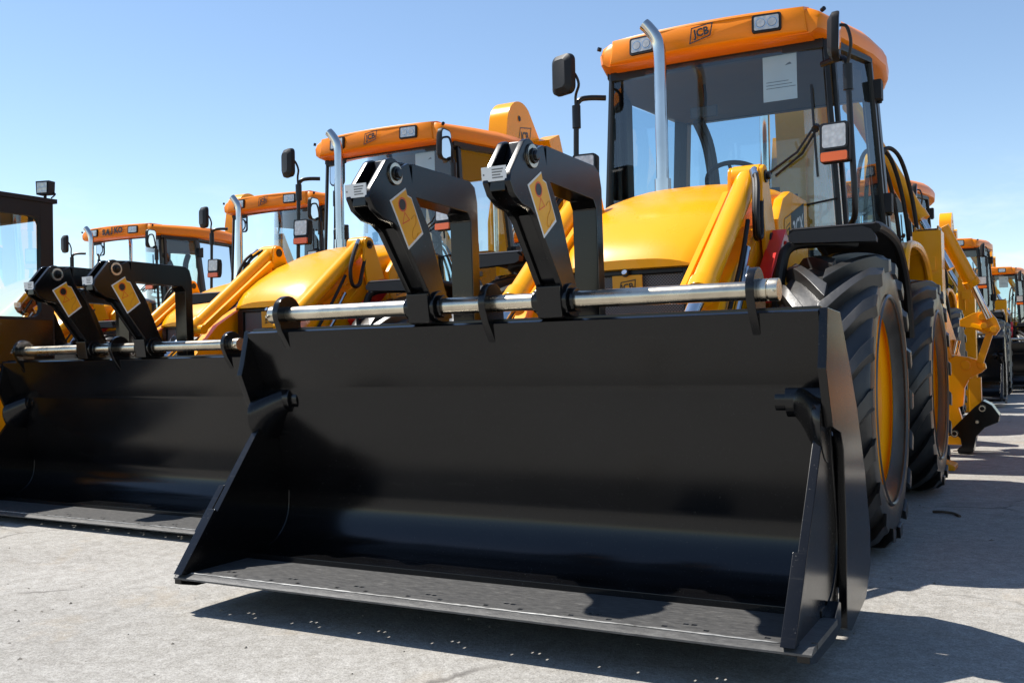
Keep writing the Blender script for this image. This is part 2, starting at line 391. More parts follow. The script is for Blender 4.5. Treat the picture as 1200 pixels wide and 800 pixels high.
def m_jaw():
    b = MB()
    side = [(.015, .145), (.42, .665), (.445, .69), (.475, .69), (.515, .655), (.60, .50), (.625, .36), (.62, .20), (.60, .10), (.55, .085), (.1, .10), (.02, .12)]
    for s in (-1, 1):
        b.prism(side, s*1.118, s*1.146)
        # wear bar on the front edge and raised stiffener
        b.prism([(-.014, .150), (.160, .372), (.190, .350), (.035, .146)], s*1.110, s*1.152)
        b.prism([(.02, .105), (.02, .138), (.36, .142), (.43, .18), (.46, .17), (.46, .10), (.36, .08), (.1, .085)], s*1.147, s*1.182)
    b.sheet([(.16, .112), (.55, .100), (.66, .13)], -1.117, 1.117, -.02)
    return b
def m_blade():
    b = MB()
    # drilled plate: pairs of square bolt holes let light through
    xs = [-1.16]
    hx = []
    for c in [-1.05+.3*i for i in range(8)]:
        for d in (0, .05, .075, .125):
            hx.append((c+d, c+d+.017))
    for a, c in hx: xs += [a, c]
    xs.append(1.16); xs = sorted(xs)
    ys = [-.004, .0235, .06, .075, .105, .12, .348]
    zt = lambda y: .136+min(y+.004, .0275)*.45
    holes = {}
    for i, (a, c) in enumerate(hx): holes[round(a, 4)] = 2 if (i % 4) in (0, 3) else 4
    idx = {}
    def vid(x, y, top):
        k = (round(x, 4), round(y, 4), top)
        if k not in idx: idx[k] = len(b.v); b.v.append((x, y, zt(y) if top else .130))
        return idx[k]
    def quad(*q): b.f.append(list(q)); b.m.append(0)
    def solid(i, j):
        if i < 0 or j < 0 or i >= len(xs)-1 or j >= len(ys)-1: return False
        return holes.get(round(xs[i], 4), -1) != j
    for i in range(len(xs)-1):
        for j in range(len(ys)-1):
            if not solid(i, j): continue
            x0, x1, y0, y1 = xs[i], xs[i+1], ys[j], ys[j+1]
            for t in (0, 1): quad(vid(x0, y0, t), vid(x1, y0, t), vid(x1, y1, t), vid(x0, y1, t))
            if not solid(i-1, j): quad(vid(x0, y0, 0), vid(x0, y1, 0), vid(x0, y1, 1), vid(x0, y0, 1))
            if not solid(i+1, j): quad(vid(x1, y0, 0), vid(x1, y1, 0), vid(x1, y1, 1), vid(x1, y0, 1))
            if not solid(i, j-1): quad(vid(x0, y0, 0), vid(x1, y0, 0), vid(x1, y0, 1), vid(x0, y0, 1))
            if not solid(i, j+1): quad(vid(x0, y1, 0), vid(x1, y1, 0), vid(x1, y1, 1), vid(x0, y1, 1))
    return b
def m_weldline():
    b = MB(); pts = []
    r2 = random.Random(3)
    n = 120
    pts = [(-1.10+2.2*i/n, .0255+.003*r2.random(), .1500) for i in range(n+1)]
    b.tube(pts, [.0022+.0020*r2.random() for _ in pts], 6)
    return b
def m_jawpin(s):
    def f():
        b = MB(); y, z = .545, .785
        b.cyl((s*1.02, y, z), (s*1.15, y, z), .062, 20)
        b.cyl((s*.985, y, z), (s*1.02, y, z), .048, 20); b.cyl((s*.955, y, z), (s*.985, y, z), .034, 6)
        # leaf gusset from the boss down to the cheek
        secs = []
        for k in range(9):
            t = k/8; e = t*t*(3-2*t); cy, cz = y-.075*e, z-.095*e; ra, rb = .054+.022*e, .054+.055*e; th = .55
            secs.append([(s*(1.03+.119*t), cy+ra*math.cos(a)*math.cos(th)-rb*math.sin(a)*math.sin(th), cz+ra*math.cos(a)*math.sin(th)+rb*math.sin(a)*math.cos(th)) for a in [2*PI*q/24 for q in range(24)]])
        b.loft(secs)
        b.mat(1)  # bolt heads: their yellow reflection is put into the colour
        for k in range(4):
            a = .6+k*PI/2; b.cyl((s*.95, y+.03*math.cos(a), z+.03*math.sin(a)), (s*.985, y+.03*math.cos(a), z+.03*math.sin(a)), .008, 6)
        return b
    return f
def m_bracket(x, t=.028):
    def f():
        b = MB()
        poly = arc((.415, 1.132), .072, 200, -20, 12)+[(.487, 1.05), (.480, .98), (.462, .95), (.446, .955), (.37, 1.06)]
        b.prism(poly, x-t/2, x+t/2); return b
    return f
def m_shaft():
    b = MB(); y, z = .415, 1.13
    b.cyl((-1.0, y, z), (1.0, y, z), .030, 24)
    for x in (1.0, -1.0):
        s = 1 if x > 0 else -1
        b.cyl((x, y, z), (x+s*.03, y, z), .036, 20); b.cyl((x-s*.055, y, z), (x-s*.005, y, z), .036, 20)
        b.cyl((x+s*.014, y, z), (x+s*.020, y-.05, z-.01), .006, 8)
    return b
def m_fork(cx):
    def f():
        b = MB()
        head = arc((.14, 1.578), .058, 130, 35, 8)+[(.24, 1.634), (.275, 1.53), (.36, 1.42), (.515, 1.09), (.44, 1.075), (.345, 1.19), (.185, 1.385), (.14, 1.41), (.085, 1.417), (.03, 1.445), (.004, 1.482), (.012, 1.515)]
        for s in (-1, 1): b.prism(head, cx+s*.050-.0, cx+s*.028)
        # web box of the leg
        b.prism([(.19, 1.40), (.35, 1.20), (.42, 1.17), (.28, 1.45)], cx-.0275, cx+.0275)
        b.box(cx-.0275, cx+.0275, .012, .05, 1.455, 1.50)
        # shank and tine, one forging
        sh = [(.13, 1.505), (.135, 1.64), (.66, 1.655), (.705, 1.62), (.722, 1.56), (.742, .72), (.70, .60), (.685, .72), (.665, 1.50), (.64, 1.525)]
        b.prism([(.10, 1.55), (.15, 1.52), (.27, 1.523), (.27, 1.640), (.14, 1.632)], cx-.027, cx+.027)
        b.prism([(.262, 1.518)] + [(.262, 1.636), (.66, 1.632), (.70, 1.612), (.718, 1.555), (.742, .72), (.70, .60), (.685, .72), (.664, 1.475), (.64, 1.505)], cx-.0485, cx+.0485)
        # cast collar on the shaft
        c = arc((.415, 1.13), .058, 0, 360, 16)[:-1]
        b.prism(c, cx-.062, cx+.062)
        b.prism([(.345, 1.175), (.40, 1.205), (.48, 1.19), (.50, 1.08), (.47, 1.05), (.36, 1.07)], cx-.046, cx+.046)
        b.cyl((cx-.08, .415, 1.13), (cx-.0625, .415, 1.13), .042, 16); b.cyl((cx+.0625, .415, 1.13), (cx+.08, .415, 1.13), .042, 16)
        b.cyl((cx-.02, .50, 1.06), (cx+.09, .46, 1.05), .012, 8)
        return b
    return f
def m_forkpin(cx):
    def f():
        b = MB(); b.lathe([(cx+.0, .024), (cx+.066, .024), (cx+.066, .0)], 20, (0, .152, 1.582))
        b.mat(1); b.lathe([(cx+.051, .040), (cx+.057, .040), (cx+.057, .026)], 24, (0, .152, 1.582)); b.mat(0)
        b.lathe([(cx+.06, .0), (cx+.075, .0), (cx+.075, .017), (cx+.06, .019)], 6, (0, .152, 1.582))
        b.lathe([(cx-.066, .0), (cx-.066, .024), (cx, .024)], 20, (0, .152, 1.582))
        return b
    return f
def m_sticker(cx):
    def f():
        b = MB(); fr = frame((cx+.0505, 0, 0), (0, 1, 0), (0, 0, 1))
        poly = [(.118, 1.485), (.228, 1.325), (.322, 1.390), (.250, 1.512), (.224, 1.518), (.214, 1.542)]
        b.slab(poly, fr, 0, .0012); b.mat(1)
        c = (sum(p[0] for p in poly)/6, sum(p[1] for p in poly)/6)
        b.slab([(c[0]+(p[0]-c[0])*.90, c[1]+(p[1]-c[1])*.92) for p in poly], fr, .0012, .0020); b.mat(2)
        b.slab(arc((.192, 1.480), .020, 0, 360, 18)[:-1], fr, .0020, .0026)
        b.mat(3); ring(b, arc((.192, 1.480), .0255, 0, 360, 18)[:-1], fr, .004, .0027)
        ring(b, [(.190, 1.410), (.236, 1.430), (.204, 1.456)], fr, .0028, .0027); b.mat(4)
        for q in ([(.244, 1.435), (.268, 1.452), (.274, 1.425), (.256, 1.40), (.250, 1.375), (.266, 1.365), (.288, 1.39)],):
            qs = spline([(*p, 0) for p in q], 5)
            b.tube([fr(p[0], p[1], .0022) for p in qs], .0018, 4)
        return b
    return f
def m_plate(cx):
    def f():
        b = MB(); fr = frame((cx-.002, .0085, 1.508), (1, 0, 0), (0, -.10, 1))
        b.slab([(-.050, -.022), (.038, -.022), (.038, .024), (-.050, .024)], fr, 0, .004); b.mat(1)
        for k, (u, w) in enumerate(((-.012, .04), (-.012, .036), (-.012, .03), (-.012, .038))):
            v = .014-k*.0085; b.slab([(u, v-.002), (u+w, v-.002), (u+w, v+.002), (u, v+.002)], fr, .004, .0046)
        b.slab(arc((-.042, .0), .003, 0, 360, 8)[:-1], fr, .004, .005)
        return b
    return f
# --- loader arms
def m_tower(s):
    def f():
        b = MB(); x = s*.452
        poly = arc((2.215, 1.805), .058, 150, 10, 8)+[(2.40, 1.55), (2.62, 1.10), (2.66, .70), (2.22, .70), (2.25, 1.25), (2.18, 1.55), (2.15, 1.70)]
        b.prism(poly, x+s*.066, x+s*.088)
        b.prism(poly, x-s*.088, x-s*.066)
        return b
    return f
def m_towerbolt(s, y, z, r):
    def f():
        b = MB(); x = s*.452; b.cyl((x-s*.095, y, z), (x+s*.096, y, z), r, 18); b.cyl((x+s*.095, y, z), (x+s*.114, y, z), r*.55, 6); return b
    return f
def m_arm(s):
    def f():
        b = MB(); x = s*.452
        poly = [(2.36, 1.575), (2.36, 1.45), (2.26, 1.40), (1.55, .80), (1.25, .42), (1.08, .22), (.98, .24), (.96, .34), (1.08, .56), (1.36, .98), (1.60, 1.22), (2.20, 1.565)]
        b.prism(poly, x-.050, x+.050)
        # outer stiffening ribs and hose clips
        b.beam((x+s*.050, 2.15, 1.47), (x+s*.050, 1.50, .93), .012, .05)
        b.cyl((x-.07, 1.04, .30), (x+.07, 1.04, .30), .05, 16)
        return b
    return f
def m_ram(s):
    def f():
        b = MB(); x = s*.452; A = Vector((x, 2.215, 1.805)); B = Vector((x, .98, .86)); d = (B-A).normalized(); up = Vector((0, .6, .8))
        b.cyl(A-d*.02+Vector((0, 0, 0)), A+d*.98, .056, 24); b.cyl(A+d*.94, A+d*1.02, .066, 24)
        b.cyl((x-.068, *A.yz), (x+.068, *A.yz), .062, 20)
        for q in (.12, .86): b.cyl(A+d*q+up*.05, A+d*q+up*.085, .02, 10)
        # slim feed pipe clipped along the barrel, link bar on the inner side
        b.tube([A+d*.12+up*.08, A+d*.5+up*.078, A+d*.86+up*.08], .011, 8)
        b.beam(A+d*.10-Vector((s*.085, 0, .03)), A+d*1.00-Vector((s*.085, 0, .01)), .028, .05)
        b.cyl(A+d*1.0-Vector((s*.105, 0, .01)), A+d*1.0+Vector((s*.02, 0, -.01)), .035, 14)
        b.mat(1); b.cyl(A+d*1.02, B, .034, 20)
        b.mat(0); b.cyl(B-Vector((.06, 0, 0)), B+Vector((.06, 0, 0)), .055, 18)
        b.prism([(.94, .92), (1.03, .92), (1.10, .55), (.90, .50)], x+.045, x+.065); b.prism([(.94, .92), (1.03, .92), (1.10, .55), (.90, .50)], x-.065, x-.045)
        return b
    return f
def m_liftram(s):
    def f():
        b = MB(); x = s*.452; A = Vector((x, 2.42, .98)); B = Vector((x, 1.45, .78)); d = (B-A).normalized()
        b.cyl(A, A+d*.6, .055, 20); b.mat(1); b.cyl(A+d*.6, B, .03, 16); return b
    return f
def m_armhose(s):
    def f():
        b = MB(); x = s*.452
        for k, (dx, dy) in enumerate(((.075, 0), (.055, .03))):
            b.tube(spline([(x+s*(dx-.02), 2.13+dy, 1.83), (x+s*(dx+.02), 2.03+dy, 1.745), (x+s*(dx+.035), 1.96+dy, 1.60), (x+s*(dx+.03), 1.99+dy, 1.49), (x+s*(dx+.025), 2.07+dy, 1.50), (x+s*(dx+.01), 2.13+dy, 1.61), (x+s*(dx), 2.18+dy, 1.70)], 6), .0125, 8)
        b.tube(spline([(x+s*.065, 1.96, 1.56), (x+s*.075, 1.80, 1.36), (x+s*.07, 1.62, 1.14), (x+s*.066, 1.40, .85)], 6), .011, 8)
        b.mat(1)
        for p, q in (((x+s*.055, 2.13, 1.83), (x+s*.075, 2.08, 1.79)), ((x+s*.06, 1.955, 1.43), (x+s*.066, 1.80, 1.24)), ((x+s*.075, 1.90, 1.33), (x+s*.07, 1.58, .96))): b.cyl(p, q, .016, 10)
        return b
    return f
def m_strut(s):
    def f():
        b = MB(); x = s*.570
        b.beam((x, 2.36, 1.52), (x, 1.98, 1.20), .075, .085)
        b.mat(1); b.box(x+s*.036, x+s*.046, 2.30, 2.33, 1.45, 1.49); b.box(x+s*.036, x+s*.046, 2.05, 2.08, 1.23, 1.27)
        return b
    return f
# --- bodywork
HS = [(1.705, .322, 1.352, 1.388, .02), (1.735, .336, 1.398, 1.432, .05), (1.80, .356, 1.460, 1.502, .06), (1.95, .386, 1.555, 1.604, .07), (2.15, .420, 1.650, 1.710, .08), (2.40, .455, 1.735, 1.805, .085), (2.65, .487, 1.790, 1.868, .09), (2.95, .505, 1.815, 1.900, .09), (3.14, .510, 1.820, 1.908, .09)]
def m_hood():
    b = MB(); secs = []
    for (y, w, ze, zc, rd) in HS:
        zb = min(1.345, ze-.005) if y < 1.8 else 1.30-.06*(y-1.8)
        h = []
        for k in range(13):
            t = -1+2*k/12
            z = zc-(zc-ze)*(abs(t)**3.2)
            h.append((t*(w-rd*.25), y, z))
        sec = [(-w, y, ze-rd*.8), (-w-.004, y, zb)] ; sec = [(-w-.004, y, zb), (-w, y, ze-rd*.7), (-w+rd*.08, y, ze-rd*.25)]+h+[(w-rd*.08, y, ze-rd*.25), (w, y, ze-rd*.7), (w+.004, y, zb)]
        secs.append(sec)
    b.loft(secs, cap=False, closed=False)
    # rubber cowl seal at the windscreen
    # front lip of the nose
    n = len(secs[0]); b.add(list(secs[0])+[(p[0]*.97, p[1]+.02, p[2]-.012) for p in secs[0]], [(i, i+1, n+i+1, n+i) for i in range(n-1)])
    f = secs[0]; b.add([f[0]]+list(f[1:-1])+[f[-1]], [tuple(range(len(f)))])
    return b
def m_grille():
    b = MB()
    # black surround
    b.box(-.325, -.272, 1.725, 1.80, .74, 1.342); b.box(.272, .325, 1.725, 1.80, .74, 1.342); b.box(-.2715, .2715, 1.724, 1.80, 1.318, 1.344)
    b.box(-.2715, .2715, 1.722, 1.80, .70, .78)
    b.box(-.40, .40, 1.81, 2.30, .72, 1.33)
    b.mat(1); b.box(-.2718, .2718, 1.745, 1.79, .781, 1.317)
    b.mat(0)
    for z in (.95, 1.08): b.box(-.2712, .2712, 1.738, 1.744, z, z+.014)
    return b
def m_badge():
    b = MB(); fr = frame((0, 1.722, 1.255), (1, 0, 0), (0, -.05, 1))
    b.slab([(-.075, -.06), (.075, -.06), (.075, .06), (-.075, .06)], fr, 0, .006); b.mat(1)
    poly = [(-.045, -.032), (.04, -.014), (.045, .04), (-.032, .03)]
    ring(b, poly, fr, .005, .0075); put_text(b, 'JCB', .042, fr, .0012, 0, .0076, .001, .004, .15); return b
def m_latch():
    b = MB(); b.cyl((-.005, 1.728, 1.325), (-.005, 1.70, 1.325), .018, 14); b.mat(1); b.cyl((-.005, 1.70, 1.325), (-.005, 1.692, 1.33), .013, 14); return b
def m_bumper():                                                 # front weight frame below the grille
    b = MB(); b.box(-.36, .36, 1.66, 1.84, .42, .72); return b
def m_side(s):
    def f():
        b = MB(); x = s*.585
        b.prism([(2.46, 1.20), (2.44, 1.62), (2.55, 1.74), (2.72, 1.80), (3.12, 1.80), (3.14, 1.15), (2.60, 1.05)], s*.495, s*.545)
        b.prism([(2.20, .85), (2.28, 1.18), (3.10, 1.13), (3.12, .85)], s*.45, s*.58)
        return b
    return f
def m_decal(s):
    def f():
        b = MB(); fr = frame((s*.5462, 2.76, 1.60), (0, s, 0), (0, 0, 1))
        # sloping band: yellow emblem panel then black model panel
        k = .30*s
        q = lambda u, v: (u, v+k*u*s*s)
        b.mat(1); b.slab([q(-.23, -.095), q(-.05, -.095), q(-.05, .095), q(-.20, .095)], fr, 0, .0012)
        b.mat(0); ring(b, [q(-.23, -.095), q(-.05, -.095), q(-.05, .095), q(-.20, .095)], fr, .006, .0016)
        b.slab([q(-.05, -.095), q(.26, -.095), q(.26, .095), q(-.05, .095)], fr, 0, .0014)
        ring(b, [q(-.19, -.05), q(-.085, -.03), q(-.08, .055), q(-.165, .045)], fr, .006, .002)
        put_text(b, 'JCB', .058, fr, .0016, 0, .0021, -.130, .004+k*-.130, .1, skew=k)
        b.mat(2); put_text(b, '3CX', .135, fr, .003, 0, .0022, .105, -.012+k*.105, 0, 1., skew=k)
        put_text(b, '4x4', .03, fr, .0006, 0, .0022, .02, .075+k*.02, 0, 1., skew=k) if False else None
        return b
    return f
def m_exhaust():
    b = MB(); x, y = -.185, 2.75
    pts = [(x, y, 1.86), (x, y, 2.60)]+spline([(x, y, 2.60), (x-.004, y, 2.70), (x-.022, y-.006, 2.765), (x-.060, y-.014, 2.822), (x-.085, y-.02, 2.850)], 5)[1:]
    b.tube(pts, .036, 20, cap=False); b.tube([(p[0], p[1], p[2]) for p in pts], .031, 20, cap=False)
    b.cyl((x, y, 1.83), (x, y, 1.945), .047, 20)
    b.mat(1); b.tube(pts[-4:-1], .0305, 20)
    return b
def m_chassis():
    b = MB()
    b.box(-.38, .38, 1.85, 5.6, .58, .95); b.box(-.34, -.20, 1.5, 2.3, .55, .80); b.box(.20, .34, 1.5, 2.3, .55, .80)
    b.box(-.60, .60, 3.1, 4.0, .50, .80)
    b.box(-.95, .95, 5.45, 5.62, .55, 1.30)
    b.mat(1); b.box(.46, .92, 3.15, 3.62, .38, .86); b.box(-.92, -.46, 3.15, 3.62, .38, .86)
    b.box(.60, .94, 3.06, 3.10, .35, .39)
    return b
def m_axle(y):
    def f():
        b = MB(); b.cyl((-.72, y, WR), (.72, y, WR), .10, 16, .10); b.cyl((-.2, y, WR), (.2, y, WR), .19, 20)
        for s in (-1, 1): b.cyl((s*.60, y, WR), (s*.85, y, WR), .17, 20)
        return b
    return f
def m_mudguard(s):
    def f():
        b = MB()
        path = [(1.98, 1.480), (2.06, 1.493), (2.42, 1.490), (2.68, 1.455), (2.88, 1.35), (3.01, 1.20), (3.07, 1.00)]
        x0, x1 = s*.72, s*1.085
        q = [(p[1], p[2]) for p in spline([(0, *p) for p in path], 4)]
        b.sheet(q, min(x0, x1), max(x0, x1), .022)
        b.tube([(x1, y, z+.004) for y, z in q], .022, 8); b.tube([(x0, y, z+.004) for y, z in q], .020, 8)
        # thick front valance with a rounded outer corner
        fr = frame((s*.90, 1.975, 1.430), (s, 0, 0), (0, .05, 1))
        b.slab([(-.17, .006), (-.195, .018), (-.197, .045), (-.175, .062), (.13, .062), (.17, .045), (.188, .01), (.188, -.01)], fr, -.03, .02)
        # tubular bracket down to the axle
        b.tube(spline([(s*.94, 2.30, 1.45), (s*.80, 2.12, 1.45), (s*.690, 2.05, 1.43), (s*.655, 2.02, 1.34), (s*.63, 2.00, 1.10), (s*.60, 2.06, .80)], 5), .026, 10)
        return b
    return f
def m_fender(s):
    def f():
        b = MB()
        p = [(3.60, 1.40), (3.68, 1.51), (3.84, 1.575), (4.15, 1.60), (4.45, 1.59), (4.70, 1.53), (4.84, 1.44), (4.92, 1.30)]
        q = [(a[1], a[2]) for a in spline([(0, *k) for k in p], 4)]
        x0, x1 = s*.62, s*1.00
        b.sheet(q, min(x0, x1), max(x0, x1), .02)
        b.tube([(x1, y, z+.006) for y, z in q], .024, 8)
        # inner cheek closing to the cab
        b.prism(q+[(4.92, .9), (3.6, .9)], s*.60, s*.625)
        return b
    return f
# --- cab
A0, A1 = (.735, 3.17, 1.18), (.655, 3.17, 2.72)
B0, B1 = (.865, 3.92, 1.05), (.790, 3.72, 2.72)
C0, C1 = (.76, 4.66, 1.35), (.68, 4.60, 2.72)
def mir(p, s): return (p[0]*s, p[1], p[2])
def lerp(a, b, t): return tuple(a[i]+(b[i]-a[i])*t for i in range(3))
def m_cab():
    b = MB()
    for s in (-1, 1):
        b.beam(mir(A0, s), mir(A1, s), .028, .04, (1, .5*s, 0)); b.beam(mir(B0, s), mir(B1, s), .055, .075, (1, .2*s, 0)); b.beam(mir(C0, s), mir(C1, s), .10, .10)
        b.beam(mir(A1, s), mir(B1, s), .05, .07, (0, 0, 1)); b.beam(mir(B1, s), mir(C1, s), .05, .07, (0, 0, 1))
        b.beam(mir(A0, s), mir(B0, s), .06, .06, (0, 0, 1)); b.beam(mir(lerp(B0, B1, .28), s), mir(lerp(C0, C1, .08), s), .05, .06, (0, 0, 1))
    b.beam((-.655, 3.16, 2.715), (.655, 3.16, 2.715), .05, .09, (0, 1, 0)); b.beam((-.66, 4.60, 2.705), (.66, 4.60, 2.705), .05, .05, (0, 1, 0))
    b.beam((-.735, 3.17, 1.16), (.735, 3.17, 1.16), .05, .07, (0, 1, 0))
    # lower shell
    b.loft([[(-.73, 3.18, .85), (.73, 3.18, .85), (.73, 3.18, 1.15), (-.73, 3.18, 1.15)], [(-.855, 3.9, .85), (.855, 3.9, .85), (.855, 3.9, 1.06), (-.855, 3.9, 1.06)], [(-.66, 4.68, .85), (.66, 4.68, .85), (.66, 4.68, 1.40), (-.66, 4.68, 1.40)]])
    b.beam((-.7, 4.66, 1.36), (.7, 4.66, 1.36), .06, .10, (0, 1, 0))
    b.mat(1)
    b.loft([[(-.62, 3.20, 2.68), (.62, 3.20, 2.68), (.62, 3.20, 2.71), (-.62, 3.20, 2.71)], [(-.76, 3.75, 2.665), (.76, 3.75, 2.665), (.76, 3.75, 2.71), (-.76, 3.75, 2.71)], [(-.65, 4.57, 2.685), (.65, 4.57, 2.685), (.65, 4.57, 2.715), (-.65, 4.57, 2.715)]])
    b.mat(2)
    # dash and column
    b.loft([[(-.42, 3.24, 1.16), (.42, 3.24, 1.16), (.36, 3.26, 1.92), (-.36, 3.26, 1.92)], [(-.34, 3.48, 1.16), (.34, 3.48, 1.16), (.26, 3.46, 1.88), (-.26, 3.46, 1.88)]])
    b.cyl((0, 3.44, 1.80), (0, 3.60, 2.02), .05, 12)
    # side consoles and grab column at the rear left
    b.box(.36, .70, 3.75, 4.55, 1.06, 1.58); b.box(-.70, -.36, 3.75, 4.55, 1.06, 1.50)
    b.tube(spline([(-.40, 4.50, 1.36), (-.41, 4.50, 2.05), (-.44, 4.46, 2.45), (-.48, 4.34, 2.64)], 5), .045, 10)
    b.tube([(.22, 4.30, 1.5), (.24, 4.22, 2.02)], .012, 8); b.tube([(-.2, 4.30, 1.5), (-.2, 4.25, 2.12)], .012, 8)
    b.tube(spline([(-.12, 3.36, 2.62), (-.10, 3.32, 2.52), (-.10, 3.30, 2.46)], 3), .012, 8); b.box(-.19, -.02, 3.29, 3.31, 2.40, 2.47)
    return b
def m_roof():
    b = MB()
    plan = [(3.00, .645), (3.03, .668), (3.15, .700), (3.40, .765), (3.70, .835), (4.00, .865), (4.35, .830), (4.60, .770), (4.76, .690), (4.80, .62)]
    secs = []
    for i, (y, w) in enumerate(plan):
        e = .03 if i in (0, len(plan)-1) else 0.
        t = 2.868-e+.03*math.sin(PI*min(1, max(0, (y-3.0)/2.0)))
        secs.append([(-w+.03, y, 2.722), (-w-.004, y, 2.745), (-w-.010, y, 2.80), (-w+.012, y, 2.845-e), (-w+.06, y, t), (-w*.5, y, t+.012), (0, y, t+.016), (w*.5, y, t+.012), (w-.06, y, t), (w-.012, y, 2.845-e), (w+.010, y, 2.80), (w+.004, y, 2.745), (w-.03, y, 2.722)])
    b.loft(secs)
    # visor with the lamp pods
    vs = []
    for (y, w, z0, z1) in ((2.945, .585, 2.742, 2.868), (2.955, .598, 2.730, 2.884), (3.03, .612, 2.716, 2.900), (3.25, .600, 2.716, 2.905)):
        row = []
        for k in range(9):
            t = -1+2*k/8; row.append((t*w, y+.035*t*t, z0))
        for k in range(9):
            t = 1-2*k/8; row.append((t*(w-.02), y+.035*t*t+.004, z1-.010*t*t))
        vs.append(row)
    b.loft(vs)
    b.mat(1)
    for s in (-1, 1): b.cyl((s*.672, 3.03, 2.846), (s*.688, 3.015, 2.850), .013, 10)
    return b
def m_emblem():
    b = MB(); fr = frame((0.0, 2.9425, 2.808), (1, 0, 0), (0, .05, 1))
    ring(b, [(-.070, -.056), (.058, -.024), (.074, .056), (-.058, .040)], fr, .007, .0045)
    put_text(b, 'JCB', .064, fr, .0026, 0, .0046, .003, .005, .14, .92)
    return b
def m_owner():
    b = MB(); fr = frame((0.0, 2.9425, 2.806), (1, 0, 0), (0, .05, 1))
    for i, (ch, dv, ro, sz) in enumerate((('S', -.006, .05, .078), ('A', -.010, -.06, .088), ('J', .016, .04, .080), ('K', .004, .10, .088), ('O', .006, -.05, .076))):
        put_text(b, ch, sz*1.3, fr, .006, 0, .0045, -.160+i*.080, dv, ro, 1.)
    return b
def m_worklight(x):
    def f():
        b = MB(); fr = frame((x, 2.944+.035*(x/.59)**2, 2.805), (1, .10*x/.37, 0), (0, .06, 1))
        rr = lambda w, h, r: [p for cx, cy, a in ((w-r, h-r, 0), (-w+r, h-r, 90), (-w+r, -h+r, 180), (w-r, -h+r, 270)) for p in arc((cx, cy), r, a, a+90, 4)]
        b.slab(rr(.082, .052, .014), fr, -.02, .012); b.mat(1); b.slab(rr(.070, .041, .010), fr, .010, .0135)
        b.mat(2)
        for c in (-.032, .032): ring(b, arc((c, 0), .030, 0, 360, 20)[:-1], fr, .004, .0142)
        b.mat(1)
        for c in (-.032, .032): b.slab(arc((c, 0), .025, 0, 360, 18)[:-1], fr, .0135, .0165)
        return b
    return f
def m_pane(pts, n=(0, 0, 1)):
    def f():
        b = MB(); b.add(pts, [tuple(range(len(pts)))]); return b
    return f
def m_curtain(p):            # pane with a slight bow, grid between four corners (bl, br, tr, tl)
    bl, br, tr, tl, bow = p
    def f():
        b = MB(); n = 8; vs = []
        nrm = (Vector(br)-Vector(bl)).cross(Vector(tl)-Vector(bl)).normalized()
        for j in range(n+1):
            for i in range(n+1):
                u, v = i/n, j/n; a = Vector(lerp(bl, br, u)); c = Vector(lerp(tl, tr, u)); q = a.lerp(c, v)+nrm*bow*(1-(2*u-1)**2); vs.append(tuple(q))
        b.add(vs, [(j*(n+1)+i, j*(n+1)+i+1, (j+1)*(n+1)+i+1, (j+1)*(n+1)+i) for j in range(n) for i in range(n)]); return b
    return f
def m_wiper():
    b = MB()
    b.tube([(.34, 3.115, 1.985), (.50, 3.10, 2.08), (.60, 3.10, 2.215)], .007, 6); b.tube([(.37, 3.115, 1.96), (.53, 3.10, 2.07), (.615, 3.10, 2.20)], .007, 6)
    b.tube([(.585, 3.115, 2.46), (.598, 3.105, 2.20), (.610, 3.115, 1.93)], .008, 6)
    b.cyl((.605, 3.10, 2.20), (.605, 3.14, 2.22), .022, 10); b.tube([(.42, 3.11, 1.76), (.715, 3.13, 1.80)], .006, 6)
    return b
def m_sheet():
    b = MB(); fr = frame((.40, 3.158, 2.545), (1, 0, 0), (0, 0, 1)); b.slab([(-.098, -.14), (.098, -.14), (.098, .14), (-.098, .14)], fr, 0, .001)
    b.mat(1)
    for k in range(3):
        v = -.03-k*.018; b.slab([(-.08, v), (.05+.02*k, v), (.05+.02*k, v+.004), (-.08, v+.004)], fr, .001, .0015)
    b.slab([(.03, .06), (.07, .065), (.06, .078), (.045, .072)], fr, .001, .0015)
    return b
def m_wheelring():
    b = MB(); c = Vector((0, 3.62, 2.03)); n = Vector((0, .55, .83)).normalized(); a = Vector((1, 0, 0)); d = n.cross(a)
    pts = [c+(a*math.cos(2*PI*k/36)+d*math.sin(2*PI*k/36))*.19 for k in range(37)]
    b.tube(pts, .016, 8)
    for k in range(3):
        t = .5+2*PI*k/3; b.tube([c-n*.03, c+(a*math.cos(t)+d*math.sin(t))*.19], .012, 6)
    b.cyl(c-n*.05, c, .045, 14); b.tube([c+a*.19+n*.0, c+a*.20+n*.06], .02, 8)
    return b
def m_seat():
    b = MB(); b.loft([[(-.25, 3.98, 1.38), (.25, 3.98, 1.38), (.25, 3.98, 1.50), (-.25, 3.98, 1.50)], [(-.26, 4.45, 1.36), (.26, 4.45, 1.36), (.26, 4.45, 1.48), (-.26, 4.45, 1.48)]])
    b.loft([[(-.25, 4.40, 1.45), (.25, 4.40, 1.45), (.25, 4.54, 1.45), (-.25, 4.54, 1.45)], [(-.22, 4.50, 1.98), (.22, 4.50, 1.98), (.22, 4.60, 1.98), (-.22, 4.60, 1.98)]])
    b.box(-.2, .2, 4.0, 4.4, 1.06, 1.37); return b
